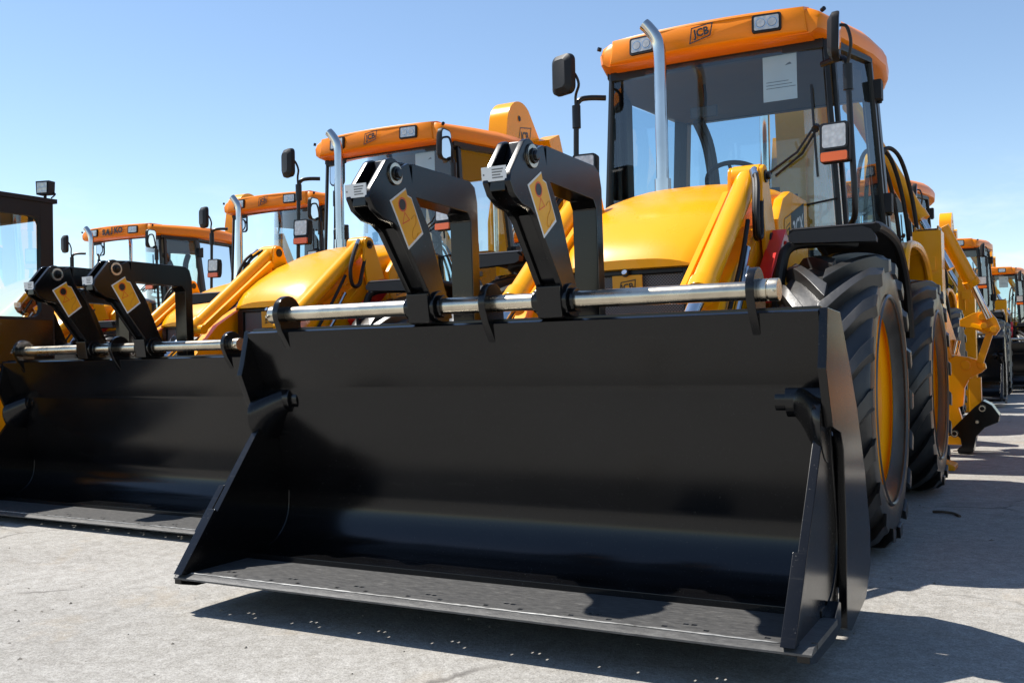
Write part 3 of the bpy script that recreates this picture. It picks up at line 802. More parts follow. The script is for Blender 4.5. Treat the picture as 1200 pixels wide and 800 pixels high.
def m_doorframe(s):
    def f():
        b = MB(); a0, a1, b0, b1 = (mir(p, s) for p in (A0, A1, B0, B1)); o = s*.03
        sh = lambda p, q: (p[0]+o, p[1]+q, p[2])
        e0, e1, f0, f1 = sh(lerp(a0, a1, .02), .06), sh(lerp(a0, a1, .985), .06), sh(lerp(b0, b1, .03), -.05), sh(lerp(b0, b1, .985), -.05)
        b.beam(e0, e1, .026, .045) if s > 0 else b.beam(e0, e1, .012, .02); b.beam(f0, f1, .028, .045); b.beam(e1, f1, .028, .04, (0, 0, 1)); b.beam(e0, f0, .03, .06, (0, 0, 1))
        # handle
        q = sh(lerp(a0, a1, .30), .22); b.box(q[0]-.0, q[0]+s*.05, q[1]-.05, q[1]+.08, q[2]-.02, q[2]+.025)
        return b
    return f
def m_hinge(s, t):
    def f():
        b = MB(); p = Vector(mir(lerp(B0, B1, t), s)); b.box(p.x+s*.015, p.x+s*.085, p.y-.065, p.y+.02, p.z-.055, p.z+.065); b.cyl((p.x+s*.06, p.y+.02, p.z-.065), (p.x+s*.06, p.y+.02, p.z+.075), .017, 10); return b
    return f
def m_bar(s):
    def f():
        b = MB()
        b.tube(spline([(s*.66, 3.06, 2.55), (s*.75, 3.00, 2.55), (s*.80, 2.965, 2.53), (s*.815, 2.955, 2.45), (s*.825, 2.955, 2.1), (s*.835, 2.96, 1.78), (s*.82, 3.0, 1.66), (s*.74, 3.12, 1.60)], 5), .017, 10)
        b.tube(spline([(s*.81, 2.955, 2.46), (s*.825, 2.93, 2.52), (s*.845, 2.90, 2.60), (s*.83, 2.89, 2.68), (s*.80, 2.89, 2.70), (s*.735, 2.90, 2.70)], 5) if s > 0 else spline([(-.815, 2.955, 2.40), (-.812, 2.94, 2.55), (-.775, 2.91, 2.62), (-.80, 2.90, 2.69), (-.845, 2.90, 2.72)], 5), .009, 8)
        b.cyl((s*.816, 2.955, 2.36), (s*.816, 2.955, 2.50), .027, 12)
        b.tube([(s*.825, 2.955, 2.05), (s*.80, 2.93, 2.06)], .02, 8)
        return b
    return f
def m_mirror(s):
    def f():
        b = MB(); c = Vector((.765, 2.90, 2.645)) if s > 0 else Vector((-.868, 2.885, 2.685)); fr = mirror_frame(s, c)
        rr = lambda w, h, r: [p for cx, cy, a in ((w-r, h-r, 0), (-w+r, h-r, 90), (-w+r, -h+r, 180), (w-r, -h+r, 270)) for p in arc((cx, cy), r, a, a+90, 5)]
        q = rr(.088, .125, .045)
        b.loft([[fr(u*.98, v*.98, .022) for u, v in q], [fr(u, v, .012) for u, v in q], [fr(u*.96, v*.97, -.015) for u, v in q], [fr(u*.6, v*.7, -.04) for u, v in q]]); return b
    return f
def mirror_frame(s, c):
    return frame(c, (-.12, .97, 0), (.03, 0, 1)) if s > 0 else frame(c, (-1, .38, 0), (0, 0, 1))
def m_mirrorglass(s):
    def f():
        b = MB(); c = Vector((.765, 2.90, 2.645)) if s > 0 else Vector((-.868, 2.885, 2.685)); fr = mirror_frame(s, c)
        rr = lambda w, h, r: [p for cx, cy, a in ((w-r, h-r, 0), (-w+r, h-r, 90), (-w+r, -h+r, 180), (w-r, -h+r, 270)) for p in arc((cx, cy), r, a, a+90, 5)]
        b.slab(rr(.076, .112, .038), fr, .022, .0245); return b
    return f
def m_headlight(s):
    def f():
        b = MB(); c = (s*.745, 2.90, 2.085); fr = frame(c, (1, -.08*s, 0), (0, .06, 1))
        rr = lambda w, h, r, dv=0: [p for cx, cy, a in ((w-r, h-r+dv, 0), (-w+r, h-r+dv, 90), (-w+r, -h+r+dv, 180), (w-r, -h+r+dv, 270)) for p in arc((cx, cy), r, a, a+90, 4)]
        q = rr(.080, .108, .018, -.012)
        b.loft([[fr(u, v, .0) for u, v in q], [fr(u, v, -.05) for u, v in q], [fr(u*.6, v*.6, -.10) for u, v in q]])
        b.mat(1); b.slab(rr(.066, .066, .016, .022), fr, .0, .010)
        b.mat(2); b.slab(rr(.074, .028, .012, -.092), fr, .0, .014)
        b.mat(3); ring(b, rr(.075, .074, .016, .022), fr, .009, .0105)
        return b
    return f
# --- backhoe
def m_kingpost():
    b = MB(); b.box(-.26, .26, 5.62, 5.86, .60, 1.28); b.cyl((0, 5.86, .60), (0, 5.86, 1.28), .14, 20); b.prism([(5.80, .75), (6.15, .70), (6.2, 1.05), (5.80, 1.25)], -.15, .15); return b
def m_boom():
    b = MB()
    poly = [(5.66, .85), (6.16, .78), (6.40, 1.30), (6.60, 2.0), (6.76, 2.6), (6.72, 2.92)]+arc((5.90, 3.42), .29, 52, 165, 12)+[(5.56, 3.15), (5.62, 2.5), (5.62, 1.9), (5.62, 1.3)]
    b.prism([p if p[1] < 3.06 else p for p in poly], -.115, .115)
    b.prism([(5.68, .85), (6.16, .78), (6.40, 1.30), (6.595, 2.0), (6.72, 2.5), (6.60, 2.75), (5.72, 2.70), (5.635, 2.4), (5.63, 1.9), (5.63, 1.3)], -.17, .17)
    b.mat(1)
    for s in (-1, 1): b.cyl((s*.115, 5.86, 3.52), (s*.121, 5.86, 3.52), .035, 14)
    return b
def m_boomdecal():
    b = MB(); fr = frame((.1162, 5.98, 3.33), (0, 1, 0), (0, .0, 1))
    poly = [(-.16, -.12), (.10, -.06), (.15, .14), (-.10, .10)]
    ring(b, poly, fr, .010, .002); put_text(b, 'JCB', .13, fr, .004, 0, .002, -.0, .012, .15, .85)
    b.slab([(-.16, -.13), (.10, -.07), (.09, -.19), (-.15, -.25)], fr, 0, .0018)
    return b
def m_dipper():
    b = MB()
    b.prism([(5.95, 3.32), (6.20, 3.42), (6.72, 2.3), (7.02, 1.0), (6.98, .80), (6.84, .80), (6.60, 1.9), (6.25, 2.75)], -.105, .105)
    b.cyl((0, 6.50, 2.95), (0, 6.92, 1.85), .06, 16); b.prism([(6.35, 3.1), (6.55, 3.15), (6.60, 2.8), (6.42, 2.7)], -.06, .06)
    b.mat(1); b.cyl((0, 6.92, 1.85), (0, 7.08, 1.35), .033, 14)
    return b
def m_boomram():
    b = MB(); b.cyl((-.28, 5.60, 1.25), (-.28, 5.45, 2.05), .075, 16); b.mat(1); b.cyl((-.28, 5.45, 2.05), (-.26, 5.40, 3.05), .042, 16); return b
def m_dipram():
    b = MB(); A, B = Vector((.30, 6.18, 3.02)), Vector((.93, 6.06, 1.80)); d = (B-A).normalized()
    b.cyl(A, B-d*.25, .062, 18); b.cyl(B-d*.30, B-d*.22, .072, 18); b.cyl(A-Vector((.02, .06, 0)), A+Vector((-.02, .06, 0)), .06, 14)
    b.mat(1); b.cyl(B-d*.24, B+d*.25, .034, 14); return b
def m_bhbucket():
    b = MB(); b.prism([(6.82, .84), (7.15, .95), (7.30, .60), (7.20, .25), (6.90, .06), (6.60, .05), (6.62, .10), (6.86, .16), (7.05, .34), (7.08, .58), (6.95, .70)], -.28, .28); return b
def m_bhhose():
    b = MB()
    for k in range(3):
        x = .62-.07*k
        b.tube(spline([(x-.08, 5.45, 1.5), (x-.05, 5.52, 2.25), (x, 5.62, 2.52), (x+.09, 5.80, 2.48), (x+.16, 5.95, 2.15), (x+.19, 6.0, 1.7), (x+.14, 6.0, 1.3)], 7), .017, 8)
    return b
def m_leg(s):
    def f():
        b = MB(); x = s*.905
        b.box(x-.105, x+.105, 5.70, 5.93, .40, 1.865)
        b.box(x-.085, x+.085, 5.715, 5.915, .06, .40)
        b.box(x-.06, x+.06, 5.685, 5.70, 1.55, 1.66); b.cyl((x-.02, 5.68, 1.4), (x-.02, 5.68, 1.55), .012, 8)
        b.mat(1); b.box(x-.075, x+.075, 5.74, 5.90, 1.866, 1.885); b.box(x-.09, x-.075, 5.70, 5.93, 1.866, 1.90); b.box(x+.075, x+.09, 5.70, 5.93, 1.866, 1.90)
        return b
    return f
def m_foot(s):
    def f():
        b = MB(); x = s*.905; b.loft([[(x+dx*1., 5.815+dy*1., .0) for dx, dy in ((-.16,-.14),(.16,-.14),(.16,.14),(-.16,.14))], [(x+dx, 5.815+dy, .035) for dx, dy in ((-.16,-.14),(.16,-.14),(.16,.14),(-.16,.14))], [(x+dx, 5.815+dy, .075) for dx, dy in ((-.09,-.08),(.09,-.08),(.09,.08),(-.09,.08))]]); return b
    return f

GROUP = 'yellow backhoe loaders parked in rows on the concrete yard'
def machine(label, loc, rz=0., sc=1., text='emblem', bucket=True, loader_dz=0., decal=True, boom_dx=0., leg_dx=0.):
    root = link('backhoe_loader', None); root.location = loc; root.rotation_euler = (0, 0, rz); root.scale = (sc,)*3
    tag(root, label, 'backhoe loader', GROUP)
    LZ = (0, 0, loader_dz)
    if bucket:
        bk = part('bucket', 'shell', m_shell, ['black'], root, .004, loc=LZ)
        part('front_jaw', 'jaw', m_jaw, ['black'], bk, .003)
        bl = part('cutting_edge', 'blade', m_blade, ['worn'], bk, 0)
        part('weld_bead', 'bead', m_weldline, ['weld'], bk)
        for s in (-1, 1): part('pivot_pin', f'jp{s}', m_jawpin(s), ['black', 'decal_yellow'], bk, .006)
        for x in (-.955, 0, .955): part('shaft_bracket', f'br{x}', m_bracket(x), ['black'], bk, .004)
        part('fork_shaft', 'shaft', m_shaft, ['zinc'], root, .002, loc=LZ)
        for cx in (-.275, .262):
            fk = part('pallet_fork', f'fk{cx}', m_fork(cx), ['black'], root, .004, loc=LZ)
            part('pivot_pin', f'fp{cx}', m_forkpin(cx), ['black', 'zinc'], fk, .002)
            part('warning_sticker', f'ws{cx}', m_sticker(cx), ['white', 'decal_yellow', 'decal_black', 'red', 'ochre'], fk)
            part('serial_plate', f'sp{cx}', m_plate(cx), ['white', 'print'], fk)
    for s in (-1, 1):
        tw = part('loader_tower', f'tw{s}', m_tower(s), ['yellow'], root, .006)
        part('pivot_bolt', f'tb{s}', m_towerbolt(s, 2.215, 1.805, .032), ['satin'], tw, .004); part('pivot_bolt', f'tc{s}', m_towerbolt(s, 2.30, 1.50, .036), ['satin'], tw, .004)
        ar = part('loader_arm', f'ar{s}', m_arm(s), ['yellow'], root, .01)
        part('safety_strut', f'ss{s}', m_strut(s), ['red', 'satin'], ar, .008)
        part('hydraulic_hose', f'ah{s}', m_armhose(s), ['plastic', 'chrome'], ar)
        part('tilt_cylinder', f'rm{s}', m_ram(s), ['yellow', 'chrome'], root, .004)
        part('lift_cylinder', f'lr{s}', m_liftram(s), ['yellow', 'chrome'], root, .004)
    part('hood', 'hood', m_hood, ['yellow'], root, 0, 40)
    gr = part('grille', 'grille', m_grille, ['satin', 'mesh'], root, .006)
    part('badge', 'badge', m_badge, ['decal_yellow', 'decal_black'], gr)
    part('latch', 'latch', m_latch, ['satin', 'chrome'], gr)
    part('front_weight', 'bump', m_bumper, ['satin'], root, .01)
    for s in (-1, 1):
        sd = part('side_panel', f'sd{s}', m_side(s), ['yellow'], root, .012)
        if decal: part('model_decal', f'md{s}', m_decal(s), ['decal_black', 'decal_yellow', 'decal_white'], sd)
    part('exhaust_pipe', 'exh', m_exhaust, ['exhaust', 'hole'], root)
    part('chassis', 'chas', m_chassis, ['satin', 'plastic'], root, .01)
    part('axle', 'ax1', m_axle(2.26), ['yellow'], root); part('axle', 'ax2', m_axle(4.42), ['yellow'], root)
    for y, nm in ((2.26, 'front_wheel'), (4.42, 'rear_wheel')):
        for s in (-1, 1):
            w = part(nm, 'tyre', m_tyre, ['rubber'], root, .004, 30, loc=(s*WX, y, WR))
            w.rotation_euler = ((.13 if s > 0 else .31) + (0 if y < 3 else .2), 0, 0)
            if s < 0: pass
            part('rim', f'rim{s}', m_rim(s), ['yellow'], w, 0, 40)
    for s in (-1, 1):
        part('mudguard', f'mg{s}', m_mudguard(s), ['plastic'], root)
        part('rear_fender', f'rf{s}', m_fender(s), ['yellow'], root)
    cab = part('cab_frame', 'cab', m_cab, ['satin', 'headliner', 'cabin'], root, .006)
    part('steering_wheel', 'stw', m_wheelring, ['plastic'], cab); part('driver_seat', 'seat', m_seat, ['seat'], cab, .03)
    rf = part('cab_roof', 'roof', m_roof, ['roof', 'satin'], root, 0, 42)
    for x in (-.37, .38): part('work_light', f'wl{x}', m_worklight(x), ['plastic', 'lens', 'chrome'], rf, .003)
    if text == 'emblem': part('emblem', 'emb', m_emblem, ['decal_black'], rf)
    else: part('owner_name', 'own', m_owner, ['decal_black'], rf)
    ws = part('windscreen', 'ws', m_curtain(((-.71, 3.16, 1.19), (.71, 3.16, 1.19), (.64, 3.16, 2.70), (-.64, 3.16, 2.70), .045)), ['glass'], root)
    part('wiper', 'wip', m_wiper, ['satin'], ws)
    if text == 'emblem' and sc == 1.: part('paper_notice', 'pap', m_sheet, ['white', 'print'], ws)
    part('rear_window', 'rw', m_pane([(-.70, 4.65, 1.42), (.70, 4.65, 1.42), (.65, 4.60, 2.68), (-.65, 4.60, 2.68)]), ['glass'], root)
    for s in (-1, 1):
        a0, a1, b0, b1, c0, c1 = (mir(p, s) for p in (A0, A1, B0, B1, C0, C1))
        d = part('door', f'dr{s}', m_doorframe(s), ['satin'], root, .005)
        part('door_window', f'dw{s}', m_pane([(a0[0]+s*.03, 3.23, 1.22), (b0[0]+s*.03, 3.86, 1.10), (b1[0]+s*.03, 3.67, 2.69), (a1[0]+s*.03, 3.23, 2.69)]), ['glass'], d)
        for t in (.20 if s < 0 else .47, .88): part('hinge', f'hg{s}{t}', m_hinge(s, t), ['plastic'], d, .006)
        part('quarter_window', f'qw{s}', m_pane([lerp(b0, b1, .30), lerp(c0, c1, .10), lerp(c0, c1, .97), lerp(b0, b1, .97)]), ['glass'], root)
        part('mirror_bar', f'mb{s}', m_bar(s), ['satin'], root)
        mi = part('wing_mirror', f'mi{s}', m_mirror(s), ['plastic'], root); part('mirror_glass', f'mgl{s}', m_mirrorglass(s), ['mirror'], mi)
        part('headlight', f'hl{s}', m_headlight(s), ['plastic', 'lens', 'amber', 'satin'], root, .003)
        lg = part('stabiliser_leg', f'lg{s}', m_leg(s), ['yellow', 'satin'], root, .008, loc=(s*leg_dx, 0, 0)); part('foot_pad', f'ft{s}', m_foot(s), ['yellow'], lg, .006)
    part('kingpost', 'kp', m_kingpost, ['yellow'], root, .01)
    bo = part('boom', 'boom', m_boom, ['yellow', 'hole'], root, .012, loc=(-.06+boom_dx, -.20, 0))
    part('emblem', 'bde', m_boomdecal, ['decal_black'], bo)
    part('boom_cylinder', 'bra', m_boomram, ['yellow', 'chrome'], root, .004)
    part('dipper', 'dip', m_dipper, ['yellow', 'chrome'], root, .012)
    part('dipper_cylinder', 'dpr', m_dipram, ['yellow', 'chrome'], root, .004)
    part('backhoe_bucket', 'bhb', m_bhbucket, ['black'], root, .006)
    part('hydraulic_hose', 'bhh', m_bhhose, ['plastic'], root)
    return root
machine('nearest backhoe loader with black bucket filling the foreground and paper notice in its windscreen', (0, 0, 0))
machine('backhoe loader beside the nearest one, its digger boom showing an emblem above the cab roof', (-3.303, 1.124, 0), -.026, loader_dz=-.085, boom_dx=-.16)
m3 = machine('backhoe loader whose cab peeks out between the owner-named cab and the second machine', (-6.176, 3.067, 0), .012, .999)
machine('backhoe loader with hand lettered owner name on its roof visor', (-9.52, 3.80, 0), .04, .998, text='owner')
machine('backhoe loader parked directly behind the nearest one, its curved orange roof beside black hoses', (-.55, 7.4, 0), 0, 1.08, leg_dx=.17)
machine('backhoe loader third in the right hand row, seen beyond the diagonal orange ram', (-.20, 14.8, 0), 0, 1.05)
machine('backhoe loader at the right of the nearest one, seen mirrored in its door glass', (3.50, 3.9, 0), -.01, .997)
machine('farthest backhoe loader at the right edge of the picture before the trees', (.28, 20.9, 0), 0, 1.0)

# ------------------------------------------------------------------ digging arm lying behind the nearest machine
def m_da_dipper():
    b = MB(); b.beam((.76, 6.60, 1.70), (.93, 7.60, .72), .10, .22, (1, -.24, 0)); return b
def m_da_ram():
    b = MB(); b.cyl((.905, 6.90, 2.02), (1.131, 7.0, 1.515), .062, 18); b.cyl((1.115, 6.99, 1.55), (1.14, 7.01, 1.50), .07, 18); b.mat(1); b.cyl((1.131, 7.0, 1.515), (1.258, 7.05, 1.20), .030, 16); return b
def m_da_link():
    b = MB(); fr = frame((1.21, 7.2, 1.14), (1, 0, 0), (0, 0, 1))
    b.slab([(-.20, .06), (-.08, .12), (.04, .14), (.10, .06), (.13, -.03), (.09, -.09), (.02, -.08), (-.10, -.02), (-.20, .0)], fr, -.04, .04)
    for u, v, r in ((-.01, .08, .034), (.0, .0, .03), (.075, -.035, .03)): b.cyl(fr(u, v, .03), fr(u, v, .075), r, 16)
    b.beam(fr(.04, -.07, 0), fr(-.045, -.33, 0), .05, .06, (0, 1, 0)); b.beam(fr(-.16, .03, .01), fr(.05, -.04, .05), .04, .04, (0, 1, 0))
    return b
def m_da_crank():
    b = MB(); fr = frame((1.07, 7.35, .70), (1, 0, 0), (0, 0, 1))
    b.slab([(-.17, .14), (-.11, .18), (.0, .16), (.08, .13), (.13, .10), (.14, .06), (.10, .02), (.0, -.03), (-.045, -.12), (-.06, -.28), (-.10, -.30), (-.05, -.50), (-.08, -.64), (-.20, -.64)], fr, -.05, .05)
    b.slab([(.0, -.03), (.10, -.02), (.10, -.40), (.08, -.44), (.0, -.44)], fr, .06, .16)
    for u, v, r in ((-.03, .09, .042), (.10, .085, .036)): b.cyl(fr(u, v, .04), fr(u, v, .07), r, 18)
    b.mat(1); b.cyl(fr(-.13, .19, 0), fr(-.10, .32, 0), .034, 14)
    return b
def m_da_coupler():
    b = MB(); fr = frame((1.07, 7.15, .22), (1, 0, 0), (0, 0, 1))
    b.slab([(-.17, -.06), (-.14, .0), (.05, .20), (.12, .26), (.19, .22), (.25, .13), (.24, .07), (.13, .02), (.06, -.06), (.03, -.20), (-.01, -.21), (-.09, -.21), (-.10, -.18), (-.06, -.14), (-.07, -.08), (-.10, -.05)], fr, -.13, .13)
    b.mat(1)
    for u, v in ((-.115, -.035), (.115, .19)): b.lathe_at = None; b.cyl(fr(u, v, .12), fr(u, v, .15), .034, 18); b.mat(0); b.cyl(fr(u, v, .15), fr(u, v, .165), .020, 10); b.mat(1)
    b.cyl(fr(.07, .07, .12), fr(.07, .07, .145), .02, 12)
    return b
da = link('digging_arm', None); da.location = (0, 0, 0)
tag(da, 'orange digging arm with black coupler on the concrete behind the nearest rear wheel', 'digging arm')
part('dipper', 'dad', m_da_dipper, ['yellow'], da, .012); part('bucket_cylinder', 'dar', m_da_ram, ['yellow', 'chrome'], da, .004)
part('tipping_link', 'dal', m_da_link, ['yellow'], da, .006); part('bell_crank', 'dac', m_da_crank, ['yellow', 'chrome'], da, .006)
part('coupler', 'dae', m_da_coupler, ['black', 'zinc'], da, .006)

# ------------------------------------------------------------------ compact machine with the black cab, far left
def rrect(y0, y1, z0, z1, r): return [p for cx, cy, a in ((y1-r, z1-r, 0), (y0+r, z1-r, 90), (y0+r, z0+r, 180), (y1-r, z0+r, 270)) for p in arc((cx, cy), r, a, a+90, 6)]
BX0, BX1, BY0, BY1 = -6.15, -5.0, .95, 2.36
def m_bc_frame():
    b = MB()
    for x in (BX1-.05, BX0):
        outer = [(BY0, .95), (BY1, .95), (BY1, 2.20), (BY0, 2.20)]
        inner = rrect(BY0+.10, BY1-.11, 1.32, 2.085, .07)
        b.box(x, x+.05, BY0, BY0+.10, .95, 2.20); b.box(x, x+.05, BY1-.11, BY1, .95, 2.20); b.box(x, x+.05, BY0+.1003, BY1-.1103, 2.085, 2.20); b.box(x, x+.05, BY0+.1003, BY1-.1103, .95, 1.32)
        for (cy, cz, sy, sz) in ((BY0+.1003, 1.32, 1, 1), (BY1-.1103, 1.32, -1, 1), (BY0+.1003, 2.085, 1, -1), (BY1-.1103, 2.085, -1, -1)):
            r = .075; c = (cy+sy*r, cz+sz*r)
            b.prism([(cy, cz)]+[(c[0]-sy*r*math.cos(t*PI/16), c[1]-sz*r*math.sin(t*PI/16)) for t in range(9)], x+.002, x+.048)
    for y in (BY0, BY1-.06):
        b.box(BX0+.0503, BX1-.0503, y, y+.06, 2.08, 2.198); b.box(BX0+.0503, BX1-.0503, y, y+.06, .95, 1.30)
    b.box(BX0-.02, BX1+.012, BY0-.03, BY1+.03, 2.201, 2.235)
    b.box(BX0+.06, BX1-.06, BY0+.07, BY1-.07, .95, 1.0)
    b.box(BX0+.3, BX1-.3, BY0+.4, BY0+.9, 1.0, 1.45)
    return b
def m_bc_body():
    b = MB(); b.box(BX0+.1, BX1-.1, .2, 3.0, .35, .94); return b
def m_bc_light():
    b = MB(); p = Vector((-5.03, 2.30, 2.315)); fr = frame(p, (.92, .25, 0), (0, 0, 1))
    b.slab([(-.055, -.05), (.055, -.05), (.06, .055), (-.06, .055)], fr, -.06, .012); b.mat(1); b.slab([(-.044, -.04), (.044, -.04), (.047, .044), (-.047, .044)], fr, .012, .018)
    b.mat(0); b.cyl((p.x-.02, p.y+.03, 2.235), (p.x-.02, p.y+.03, 2.27), .012, 8); b.tube(spline([(p.x+.02, p.y+.06, 2.29), (p.x+.06, p.y+.06, 2.27), (p.x+.05, p.y+.03, 2.236)], 4), .006, 6)
    return b
bc = link('compact_loader', None); bc.location = (0, 0, 0)
tag(bc, 'black cabbed compact machine with a work lamp on its roof corner at the left edge', 'compact loader')
part('cab_frame', 'bcf', m_bc_frame, ['plastic'], bc, .006); part('chassis', 'bcb', m_bc_body, ['yellow'], bc, .02)
part('door_panel', 'bcp', lambda: MB().box(BX1+.0005, BX1+.014, BY0+.015, BY1-.02, .97, 1.300), ['black'], bc, .004)
part('side_window', 'bcw', m_pane([(BX1-.022, BY0+.09, 1.31), (BX1-.022, BY1-.10, 1.31), (BX1-.022, BY1-.10, 2.095), (BX1-.022, BY0+.09, 2.095)]), ['mirror_glass_cab'], bc)
part('side_window', 'bcv', m_pane([(BX0+.022, BY0+.09, 1.31), (BX0+.022, BY1-.10, 1.31), (BX0+.022, BY1-.10, 2.095), (BX0+.022, BY0+.09, 2.095)]), ['mirror_glass_cab'], bc)
part('work_light', 'bcl', m_bc_light, ['plastic', 'lens'], bc, .004)
for x in (-6.05, -5.10):
    for y in (.62, 2.55):
        w = part('wheel', 'tyre', m_tyre, ['rubber'], bc, loc=(x, y, .40)); w.scale = (.62, .567, .567); part('rim', 'rim1', m_rim(1), ['yellow'], w, 0, 40)

# ------------------------------------------------------------------ setting
def m_ground():
    b = MB(); b.add([(-400, -60, 0), (400, -60, 0), (400, 700, 0), (-400, 700, 0)], [(0, 1, 2, 3)]); return b
g = part('ground', 'gnd', m_ground, ['ground'], None); tag(g, kind='structure')
def m_chips():
    b = MB(); r = random.Random(11)
    for _ in range(240):
        t = r.random(); x = r.uniform(-4.5, 2.4); y = r.uniform(-1.6, 5.5) if r.random() < .75 else r.uniform(-1.4, .4); sz = .004+.008*r.random()**3
        vs = []
        for d in ((1,0,0),(0,1,0),(-1,0,0),(0,-1,0),(0,0,1)):
            vs.append((x+d[0]*sz*r.uniform(.6, 1.4), y+d[1]*sz*r.uniform(.6, 1.4), d[2]*sz*r.uniform(.6, 1.0)))
        b.add(vs, [(0,1,4),(1,2,4),(2,3,4),(3,0,4)])
    return b
ch = part('gravel', 'chips', m_chips, ['stone'], None, 0, 10); tag(ch, kind='stuff')
def twig(label, pts, r=.006):
    def f():
        b = MB(); b.tube(spline(pts, 4), [r]*(len(pts)*4-3), 6); return b
    o = part('twig', 'tw'+label, f, ['bark'], None); tag(o, label, 'twig', 'twigs lying on the concrete'); return o
twig('curled dry twig on the sunlit concrete before the second bucket', [(-1.98, .87, .006), (-1.92, .90, .012), (-1.90, .96, .008), (-1.84, .97, .006)])
twig('flat brown leaf stalk lying nearest the second bucket shadow', [(-2.06, 1.11, .005), (-1.99, 1.14, .009), (-1.93, 1.17, .006)], .008)
twig('thin bent twig in the shade beside the nearest rear wheel', [(1.13, 3.50, .006), (1.18, 3.47, .012), (1.24, 3.45, .010), (1.28, 3.38, .006)], .008)

def tree(label, x, y, h, w, seed, name='broadleaf_tree'):
    r = random.Random(seed)
    root = link(name, None); root.location = (x, y, 0); tag(root, label, 'tree', 'trees beyond the yard')
    def tr():
        b = MB(); b.tube([(0, 0, 0), (.05*h, 0, .25*h), (.02*h, .02*h, .55*h), (0, 0, .8*h)], [.045*h, .03*h, .02*h, .008*h], 8)
        for k in range(6):
            a = r.uniform(0, 6.28); z = r.uniform(.25, .6)*h; b.tube([(.03*h, 0, z), (math.cos(a)*w*.3, math.sin(a)*w*.3, z+.2*h)], [.014*h, .005*h], 6)
        return b
    def cr():
        b = MB(); cl = []
        for k in range(26):
            a = r.uniform(0, 6.28); q = r.random()**.5*w*.5; z = h*(.28+.62*r.random()); f = 1-abs(z/h-.5)*.9
            cl.append((q*math.cos(a)*f, q*math.sin(a)*f, z, w*.11*r.uniform(.7, 1.4)))
        for (cx, cy, cz, cr_) in cl:
            for _ in range(60):
                d = Vector((r.gauss(0, 1), r.gauss(0, 1), r.gauss(0, .8))).normalized()*cr_*r.uniform(.5, 1.15); p = Vector((cx, cy, cz))+d
                u = Vector((r.gauss(0, 1), r.gauss(0, 1), r.gauss(0, 1))).normalized(); v = u.orthogonal().normalized(); s = .11*r.uniform(.7, 1.5)*h/4
                b.add([p-u*s, p+v*s*.5, p+u*s, p-v*s*.5], [(0, 1, 2, 3)])
        return b
    part('trunk', f'trk{seed}', tr, ['bark'], root); part('crown', f'crn{seed}', cr, ['leaf'], root)
tree('rounded green tree showing at the right edge beyond the farthest machine', .35, 62, 3.9, 4.4, 5)
tree('low bushy tree standing right of the rounded green tree', 4.6, 66, 3.3, 4.6, 6)
tree('small green tree left of the rounded one, glimpsed between machines', -3.9, 64, 3.0, 4.0, 8)

# ------------------------------------------------------------------ light, sky, camera
SUN = Vector((-.62, -.06, 1.0)).normalized()
el = math.asin(SUN.z); az = math.atan2(SUN.x, SUN.y)
ld = bpy.data.lights.new('sun', 'SUN'); ld.energy = 5.0; ld.angle = math.radians(.53); ld.color = (1, .955, .88)
lo = bpy.data.objects.new('sun', ld); COL.objects.link(lo); lo.rotation_euler = (-SUN).to_track_quat('-Z', 'Y').to_euler(); lo.location = (-8, -4, 15)
W = bpy.data.worlds.new('World'); S.world = W; W.use_nodes = True
nt = W.node_tree; nt.nodes.clear()
wo = nt.nodes.new('ShaderNodeOutputWorld'); bg = nt.nodes.new('ShaderNodeBackground'); bg.inputs['Strength'].default_value = .115
sky = nt.nodes.new('ShaderNodeTexSky'); sky.sky_type = 'NISHITA'; sky.sun_disc = False; sky.sun_elevation = el; sky.sun_rotation = az
sky.air_density = 1.0; sky.dust_density = .1; sky.ozone_density = 1.2; sky.altitude = 200
tc = nt.nodes.new('ShaderNodeTexCoord')
mp = nt.nodes.new('ShaderNodeMapping'); mp.inputs['Scale'].default_value = (3.2, 3.2, 11.0); mp.inputs['Location'].default_value = (.35, .1, .2)
cn = nt.nodes.new('ShaderNodeTexNoise'); cn.inputs['Scale'].default_value = 2.6; cn.inputs['Detail'].default_value = 9; cn.inputs['Roughness'].default_value = .6
nt.links.new(tc.outputs['Generated'], mp.inputs['Vector']); nt.links.new(mp.outputs['Vector'], cn.inputs['Vector'])
cr = nt.nodes.new('ShaderNodeValToRGB'); cr.color_ramp.elements[0].position = .50; cr.color_ramp.elements[0].color = (0, 0, 0, 1); cr.color_ramp.elements[1].position = .70; cr.color_ramp.elements[1].color = (.8, .8, .8, 1)
nt.links.new(cn.outputs['Fac'], cr.inputs['Fac'])
sp = nt.nodes.new('ShaderNodeSeparateXYZ'); nt.links.new(tc.outputs['Generated'], sp.inputs[0])
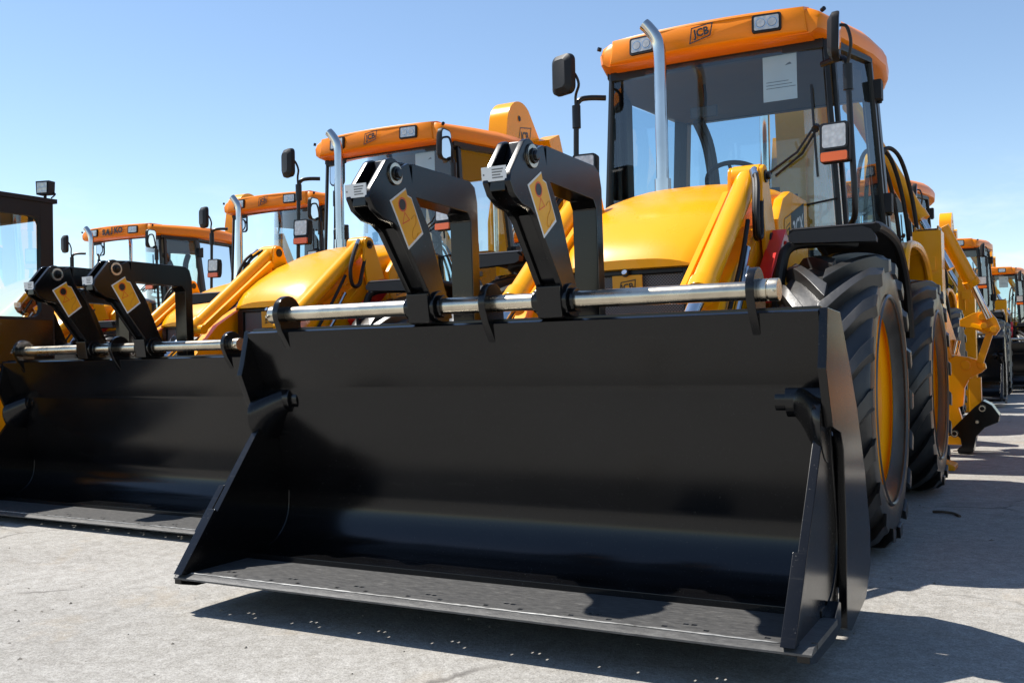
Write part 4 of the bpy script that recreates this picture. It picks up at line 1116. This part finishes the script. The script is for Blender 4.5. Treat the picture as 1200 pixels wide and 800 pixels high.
hr = nt.nodes.new('ShaderNodeValToRGB'); e = hr.color_ramp.elements; e[0].position = .0; e[0].color = (.75, .75, .75, 1); e[1].position = .19; e[1].color = (0, 0, 0, 1)
nt.links.new(sp.outputs['Z'], hr.inputs['Fac'])
mm = nt.nodes.new('ShaderNodeMath'); mm.operation = 'MULTIPLY'; nt.links.new(cr.outputs['Color'], mm.inputs[0]); nt.links.new(hr.outputs['Color'], mm.inputs[1])
mx = nt.nodes.new('ShaderNodeMix'); mx.data_type = 'RGBA'; hs = nt.nodes.new('ShaderNodeHueSaturation'); hs.inputs['Saturation'].default_value = 1.02; nt.links.new(sky.outputs['Color'], hs.inputs['Color']); nt.links.new(mm.outputs[0], mx.inputs['Factor']); nt.links.new(hs.outputs['Color'], mx.inputs[6]); mx.inputs[7].default_value = (7.6, 7.8, 8.1, 1)
nt.links.new(mx.outputs[2], bg.inputs['Color']); nt.links.new(bg.outputs[0], wo.inputs['Surface'])

yaw, pitch, roll = .5005, .0172, -.0202
f = Vector((-math.sin(yaw)*math.cos(pitch), math.cos(yaw)*math.cos(pitch), math.sin(pitch))); r0 = Vector((math.cos(yaw), math.sin(yaw), 0)); u0 = r0.cross(f)
r_ = r0*math.cos(roll)+u0*math.sin(roll); u_ = -r0*math.sin(roll)+u0*math.cos(roll)
cd = bpy.data.cameras.new('camera'); cd.sensor_width = 36; cd.lens = 1168.2/1200*36; cd.clip_end = 3000; cd.clip_start = .05
co = bpy.data.objects.new('camera', cd); COL.objects.link(co)
mw = Matrix(((r_.x, u_.x, -f.x), (r_.y, u_.y, -f.y), (r_.z, u_.z, -f.z))).to_4x4(); mw.translation = Vector((1.7808, -2.6896, .9323)); co.matrix_world = mw
S.camera = co
S.view_settings.view_transform = 'Standard'; S.view_settings.look = 'None'; S.view_settings.exposure = .6; S.view_settings.gamma = 1
S.cycles.max_bounces = 8; S.cycles.transparent_max_bounces = 16; S.cycles.use_denoising = True
S.cycles.caustics_reflective = False; S.cycles.caustics_refractive = False
